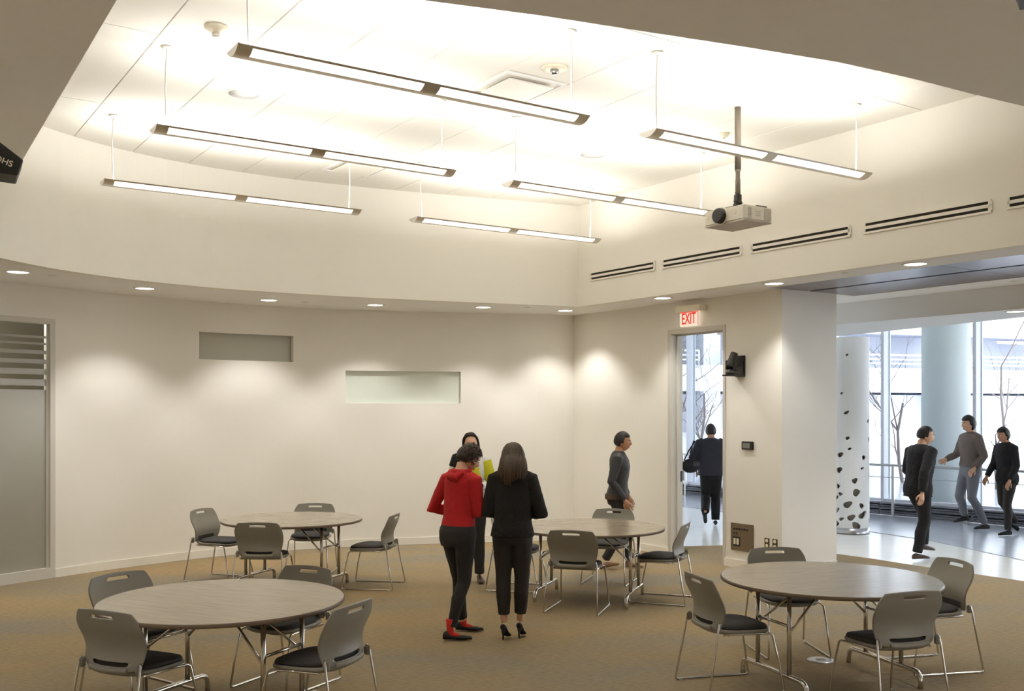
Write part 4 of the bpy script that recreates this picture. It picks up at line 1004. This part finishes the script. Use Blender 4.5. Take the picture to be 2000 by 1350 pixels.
wrinkle = bpy.data.textures.new('cloth_folds', 'CLOUDS'); wrinkle.noise_scale = .09; wrinkle.noise_depth = 2

def hair_cap(h, m, thick=.014, front=.045, low=-.055, lab=None, curly=False, seed=1):
    hc, Rm = h['hc'], h['Rm']; e = MB(); r = random.Random(seed)
    n, mm = 30, 16; rg = []
    for i in range(mm+1):
        t = i/mm; L = []
        for j in range(n):
            a = 2*PI*j/n; fr = max(0, math.sin(a))                    # 1 at the front
            sa = math.sin(a); zmin = low if sa < -.1 else (-.018 if sa < .22 else min(front, -.018+(front+.018)*(sa-.22)/.18))
            z = .115*(1-t)+zmin*t; z = min(z, .1149)
            w = math.sqrt(max(.0004, 1-(z/.115)**2)); q = min(1, max(0, -z/.115))
            x = (.074*(1-.12*q))*w*math.cos(a); y = .095*w*math.sin(a)*((1-.25*q) if math.sin(a) < 0 else 1)
            p = Vector((x, y, z)); nn = p.normalized(); th_ = thick*(1+.25*noise.noise(p*40+Vector((seed, 0, 0))))*(1 if t < .9 else .6)
            L.append(hc+Rm @ (p+nn*th_+Vector((0, -.004, .004))))
        rg.append(L)
    inner_ = [[hc+(p-hc)*.86 for p in L] for L in rg[::-1]]
    e.rings(rg+inner_)
    if curly:
        for q in range(330):
            a = r.uniform(0, 2*PI); z = r.uniform(low, .118)
            if math.sin(a) > .45 and z < front: continue
            w = math.sqrt(max(.001, 1-min(.98, z/.118)**2)); c = hc+Rm @ Vector((.09*w*math.cos(a), .108*w*math.sin(a)*.97, z+.012))
            rr = r.uniform(.008, .016); nn = (c-hc).normalized(); u = nn.orthogonal().normalized(); v = nn.cross(u); ph = r.uniform(0, 6)
            pts = [c+(u*math.cos(ph+s_*.9)+v*math.sin(ph+s_*.9))*rr+nn*(s_*.0025-.006) for s_ in range(7)]
            e.tube(pts, .0042, 5)
    return e.build('hair', m, h['body'], label=lab)
def hair_long(h, m, zend, width, back, seed, lab, S_=1.0):
    hc, Rm = h['hc'], h['Rm']; e = MB(); n = 56; rg = []; L_ = []
    zs_ = [.135, .128, .11, .08, .04, 0, -.04, -.08, -.12, -.17, -.22, -.27, -.32]
    zs_ = [z for z in zs_ if z > zend]+[zend]
    for z in zs_:
        out = []; f = min(1, max(0, (.135-z)/.12)); lowf = max(0, -z/.25)
        for j in range(n):
            a = 2*PI*j/n; s_ = math.sin(a)
            rx = (S_*.092*math.sqrt(max(.02, 1-max(0, z/.138)**2)))+width*min(1, lowf*1.3); ry = .112*math.sqrt(max(.02, 1-max(0, z/.138)**2))
            yb = -back*min(1, lowf*1.2)
            y = ry*s_
            if z < .10 and s_ > -.1: y = min(y, .035*min(1, max(0, (z+.05)/.12))-.005) if abs(math.cos(a)) > .0 else y
            g = 1+.035*math.sin(a*11+seed)+.02*math.sin(a*23+z*30+seed*2)+.05*noise.noise(Vector((a*2, z*6, seed)))
            x = rx*math.cos(a)*g*(1-.18*max(0, lowf-.7)); p = Vector((x, y*g*(1-.35*max(0, min(1, lowf))) + yb, z+(.018*math.sin(a*5+seed)-.02*abs(math.cos(a))-(.07*max(0, -s_)**2+.03*max(0, -s_)*math.sin(a*3+1) if S_ > 1 else 0) if z == zend else 0)))
            out.append(hc+Rm @ p if z > -.05 else hc+Rm.lerp(Matrix.Identity(3), min(1, (-.05-z)/.12)) @ p)
        rg.append(out)
    e.rings(rg); r = random.Random(int(seed)); nr = len(rg)
    for q in range(90):
        j = r.uniform(0, n); dj = r.uniform(-3, 3); i0 = r.randint(1, 4); pts = []
        for i in range(i0, nr):
            jj = int(j+dj*(i/nr)**2) % n; c = sum(rg[i], Vector())/n; p = rg[i][jj]; pts.append(p+(p-c).normalized()*(.0015+.003*math.sin(i*.9+q)))
        if len(pts) > 2: pts.append(pts[-1]+(pts[-1]-pts[-2]).normalized()*r.uniform(.0, .03)); e.tube(pts, [.004]*(len(pts)-1)+[.0012], 5)
    return e.build('hair', m, h['body'], label=lab)

STAND = {'L': ((-.09, .02, .49), (-.095, -.015, .085), (-.15, 1)), 'R': ((.09, .02, .49), (.095, -.015, .085), (.15, 1))}
# 1: woman in the red sweater
h1 = human(dict(H=1.655, fem=True, at=(-.458, 8.54), face=(.62, .78), skin=M['skin'], hairm=M['hair_curly'], lean=.10, head=(-.55, .42, 0),
    label='person in a red sweater, slim black jeans, red socks and black flats, seen from behind',
    legs={'L': ((-.10, .12, .49), (-.125, .20, .085), (.84, .54)), 'R': ((.075, -.01, .49), (.03, -.14, .085), (.80, .60))},
    arms={'L': ((-.29, -.03, 1.10), (-.11, .19, 1.10)), 'R': ((.205, .04, 1.09), (.08, .22, 1.12))},
    top=M['redknit'], tname='sweater', hem=.955, to=(.012, .014), flare=-.006, box=.012, bot=M['jeanblack'], bname='jeans', lo=(.008, .007, .008, .007, .009, .010), cuff=.70,
    shoe=M['suede'], low=True, pointed=.8, sock=M['redsock'], vox=.012))
e = MB(); e.tube([h1['bend'](p) for p in ((-.07, -.075, 1.455), (-.04, -.115, 1.40), (.04, -.115, 1.395), (.08, -.075, 1.45))], [.026, .036, .036, .026], 10); e.tube([h1['bend']((.085*math.cos(a), -.015+.075*math.sin(a), 1.462+.012*math.sin(a))) for a in [2*PI*i/16 for i in range(16)]], .02, 8, closed=True)
h1['cloth'](e, 'collar', M['redknit'])
hair_cap(h1, M['hair_curly'], .02, .05, -.05, 'short curly brown hair', True, 3)
# 2: woman in the black jacket
h2 = human(dict(H=1.585, fem=True, at=(.005, 8.42), face=(.05, 1), skin=M['skin'], hairm=M['hair_brown'], lean=.05, head=(.0, .30, 0), z=.072,
    label='person in a black wool jacket, dark cropped trousers and black heels, back to the viewer',
    legs={'L': ((-.085, .02, .49), (-.075, -.02, .085), (.25, 1)), 'R': ((.085, .03, .49), (.065, .055, .085), (.2, 1))},
    arms={'L': ((-.238, -.01, 1.06), (-.09, .21, 1.10)), 'R': ((.270, -.02, 1.05), (.11, .20, 1.09))},
    top=M['blackwool'], tname='jacket', hem=.865, to=(.022, .02), flare=.012, box=.022, bot=M['trouser'], cuff=.30, lo=(.016, .016, .018, .016, .018, .020),
    shoe=M['suede'], low=True, pointed=.6, heel=.0, vox=.012))
hair_long(h2, M['hair_brown'], -.145, .030, .16, 2.0, 'long straight brown hair over the shoulders', 1.13)
# high heels of her own: replace the flat shoes
for o in [c for c in h2['body'].children if c.name.startswith('shoe')]: bpy.data.objects.remove(o)
for an, fd in ((Vector((-.075, -.02, .085)), Vector((.25, 1, 0)).normalized()), (Vector((.065, .055, .085)), Vector((.2, 1, 0)).normalized())):
    kk = h2['k']; hl = .072/kk; sx = Vector((fd.y, -fd.x, 0)); e = MB(); rg = []
    for t, w, zb, tp in ((0, .016, .012, .045), (.05, .026, .008, .058), (.15, .030, .0, .060), (.3, .028, -.012, .044), (.48, .031, -.042, .034), (.66, .038, -.066, .034), (.82, .033, -.072, .028), (.93, .020, -.072, .022), (1.0, .006, -.071, .012)):
        zb = zb*hl/.072; fw = -.05+t*.205
        rg.append([an+fd*fw+sx*(w*math.cos(2*PI*j/14))+Vector((0, 0, -.072+zb+tp/2+tp/2*max(-1, math.sin(2*PI*j/14)))) for j in range(14)])
    e.rings(rg); e.tube([an+fd*-.036+Vector((0, 0, -.06)), an+fd*-.034+Vector((0, 0, -.085-.02)), an+fd*-.034+Vector((0, 0, -.085-hl+.013))], [.018, .0085, .0065], 8)
    e.build('shoe', M['suede'], h2['body'])
# 3: woman facing the viewer, half hidden
h3 = human(dict(H=1.67, fem=True, at=(-.46, 11.25), face=(.02, -1), skin=M['skin'], hairm=M['hair_black'], lean=.02, head=(.05, .10, .06),
    label='person facing the viewer behind the red sweater, long black hair, white and lime top',
    legs=STAND, arms={'L': ((.0, 0, 0), (0, 0, 0))} and {'L': ((-.25, .05, 1.10), (-.10, .27, 1.12)), 'R': ((.26, .02, 1.10), (.17, .25, 1.13))},
    hands={'L': dict(side=(1, 0, .2), curl=1.0), 'R': dict(side=(1, 0, .2), curl=1.0)},
    top=M['whitecloth'], tname='shirt', hem=.90, to=(.014, .018), bot=M['jeanblack'], bname='jeans', lo=(.012, .012, .014, .014, .02, .024), cuff=.9, shoe=M['leather']))
hair_long(h3, M['hair_black'], -.22, .006, .02, 5.0, 'long black hair')
e = MB(); P = h3['arm']('L'); e.tube([P[1], P[2], P[3], P[4]], [.077, .07, .062, .060], 12); e.rings([h3['ring'](z, rx, ry, yo) for z, rx, ry, yo in ((1.05, .118, .112, .03), (1.2, .13, .118, .03), (1.33, .13, .112, .02))])
h3['cloth'](e, 'lime_panel', M['lime'], 'lime yellow front and sleeve of the top')
e = MB(); P = h3['arm']('R'); e.tube([h3['bend']((.05, -.01, 1.44)), P[1]+Vector((0, 0, .02)), P[1].lerp(P[2], .5)], [.07, .085, .078], 12); h3['cloth'](e, 'shoulder_panel', M['black'], 'black shoulder panel of the top')
e = MB(); e.rbox((0.06, .36, 1.10), (.20, .15, .012), .003); e.build('notebook', M['dark'], None)
nb_ = [o for o in COL.objects if o.name == 'notebook'][0]; nb_.location = (-.46, 11.25, 0); nb_.rotation_euler = (0, 0, facing(.02, -1)); nb_.scale = (1.67/1.7,)*3
tag(nb_, 'dark notebook held by the person facing the viewer', 'notebook')
e = MB(); P = h3['arm']('L'); d = (P[5]-P[3]).normalized(); c = P[5]-d*.01; u = d.orthogonal().normalized(); v = d.cross(u); e.tube([c+(u*math.cos(a)+v*math.sin(a))*.036 for a in [2*PI*i/18 for i in range(18)]], .009, 8, closed=True); e.build('bracelet', M['black'], h3['body'])
# 4: man walking past the right wall
h4 = human(dict(H=1.66, at=(1.30, 12.22), face=(.98, -.2), skin=M['skin2'], hairm=M['hair_black'], lean=.04, head=(0, .05, 0),
    label='person in a dark jacket walking right along the wall behind the middle table',
    legs={'L': ((-.09, .12, .49), (-.09, .12, .085), (0, 1)), 'R': ((.09, .06, .49), (.09, -.16, .11), (0, 1), .25)},
    arms={'L': ((-.22, .0, 1.10), (-.20, .10, .90)), 'R': ((.235, -.06, 1.10), (.22, .10, .875))},
    top=M['greyjacket'], hem=.93, to=(.022, .018), flare=.02, bot=M['jeanblack'], bname='jeans', shoe=M['tan'], cuff=.85))
hair_cap(h4, M['hair_black'], .016, .055, -.05, 'short black hair')
e = MB(); e.rings([h4['ring'](z, .172+.03, .12+.034, -.012) for z in (.868, .90, .94)]); h4['cloth'](e, 'jersey_hem', M['brownhem'], 'brown jersey hem below the jacket')
# 5: man leaving through the doorway
h5 = human(dict(H=1.69, at=(3.34, 16.75), face=(.12, 1), skin=M['skin2'], hairm=M['hair_black'], lean=.07, head=(0, .15, 0),
    label='person in a dark coat walking away beyond the doorway with a bag on the shoulder',
    legs={'R': ((.08, .06, .49), (.075, .02, .085), (.05, 1)), 'L': ((-.09, .02, .50), (-.12, -.33, .26), (-.05, .8), .9)},
    arms={'L': ((-.31, -.03, 1.13), (-.25, .10, .95)), 'R': ((.30, -.03, 1.10), (.31, .12, .90))},
    top=M['navy'], tname='coat', hem=.845, to=(.055, .035), flare=.01, box=.02, bot=M['black'], shoe=M['suede'], cuff=.95, lo=(.02, .022, .028, .028, .034, .036), cvox=.013))
hair_cap(h5, M['hair_black'], .018, .05, -.06, 'short black hair')
# 6: man in the corridor
h6 = human(dict(H=1.72, at=(5.30, 13.02), face=(.93, .36), skin=M['skin'], hairm=M['hair_black'], lean=.12, head=(-.55, .05, 0),
    label='person in a black blazer walking right on the white corridor floor',
    legs={'R': ((.085, .02, .49), (.08, -.10, .085), (.1, 1)), 'L': ((-.085, .20, .52), (-.085, .16, .16), (0, 1), -.1)},
    arms={'L': ((-.24, .03, 1.12), (-.24, .26, .96)), 'R': ((.27, -.16, 1.12), (.30, -.22, .88))},
    top=M['black'], tname='blazer', hem=.80, to=(.032, .026), flare=.02, box=.01, bot=M['black'], shoe=M['leather'], cuff=.95, lo=(.016, .018, .022, .022, .026, .028), cvox=.013))
hair_cap(h6, M['hair_black'], .014, .06, -.04, 'short dark hair')
e = MB(); e.rings([h6['ring'](z, rx, ry, yo) for z, rx, ry, yo in ((.98, .12, .10, .055), (1.1, .12, .095, .06), (1.25, .12, .105, .058), (1.38, .10, .08, .04))]); h6['cloth'](e, 'shirt', M['greyshirt'], 'grey shirt front')
# 7: tall walker near the glass
h7 = human(dict(H=1.83, fem=True, at=(7.36, 16.05), face=(-.98, -.2), skin=M['skin'], hairm=M['hair_black'], lean=-.02, head=(0, .1, 0),
    label='tall person in a taupe top and grey jeans striding left by the handrail',
    legs={'L': ((-.085, .03, .49), (-.08, -.20, .10), (0, 1)), 'R': ((.085, .12, .50), (.08, .02, .20), (0, 1), -.1)},
    arms={'L': ((-.22, -.08, 1.11), (-.2, .06, .95)), 'R': ((.23, .06, 1.12), (.2, .26, 1.05))},
    top=M['taupe'], tname='top', hem=.95, to=(.022, .02), flare=.0, bot=M['greyjean'], bname='jeans', shoe=M['suede'], cuff=.85, cvox=.013))
hair_cap(h7, M['hair_black'], .022, .05, -.10, 'dark hair to the neck')
# 8: walker at the right edge
h8 = human(dict(H=1.66, fem=True, at=(7.66, 15.46), face=(-.96, -.3), skin=M['skin2'], hairm=M['hair_black'], lean=.05, head=(0, .15, 0),
    label='person in dark clothes walking left at the right edge of the corridor',
    legs={'L': ((-.07, .06, .49), (-.07, .04, .085), (0, 1)), 'R': ((.07, .02, .50), (.07, -.24, .20), (0, 1), .6)},
    arms={'L': ((-.2, .0, 1.10), (-.19, .12, .88)), 'R': ((.21, .06, 1.12), (.2, .20, .92))},
    top=M['black'], tname='coat', hem=.80, to=(.020, .018), flare=.01, bot=M['trouser'], shoe=M['black'], cuff=.95, cvox=.013))
hair_cap(h8, M['hair_black'], .02, .05, -.08, 'dark hair')

# shoulder bag of the leaving person
e = MB(); e.rbox((0, 0, 0), (.34, .16, .24), .05); me = baked(e, [('SUBSURF', dict(levels=1, render_levels=1)), ('DISPLACE', dict(strength=.02, texture=wrinkle))])
me.polygons.foreach_set('use_smooth', [True]*len(me.polygons)); bx, by = at(1357, 1022, 0)
bag = put('shoulder_bag', me, M['black'], loc=(.179*16.5, 16.5, 1.01), rz=.3, label='black shoulder bag on the left hip of the person leaving', cat='bag')
e = MB(); e.tube([(-.12, .0, .09), (-.02, .02, .26), (.12, .08, .40), (.13, .14, .41), (.06, .14, .2)], .012, 6); e.build('strap', M['black'], bag)
e = MB(); e.rbox((.06, -.085, .03), (.12, .012, .07), .003); e.build('pocket', M['greyjacket'], bag)
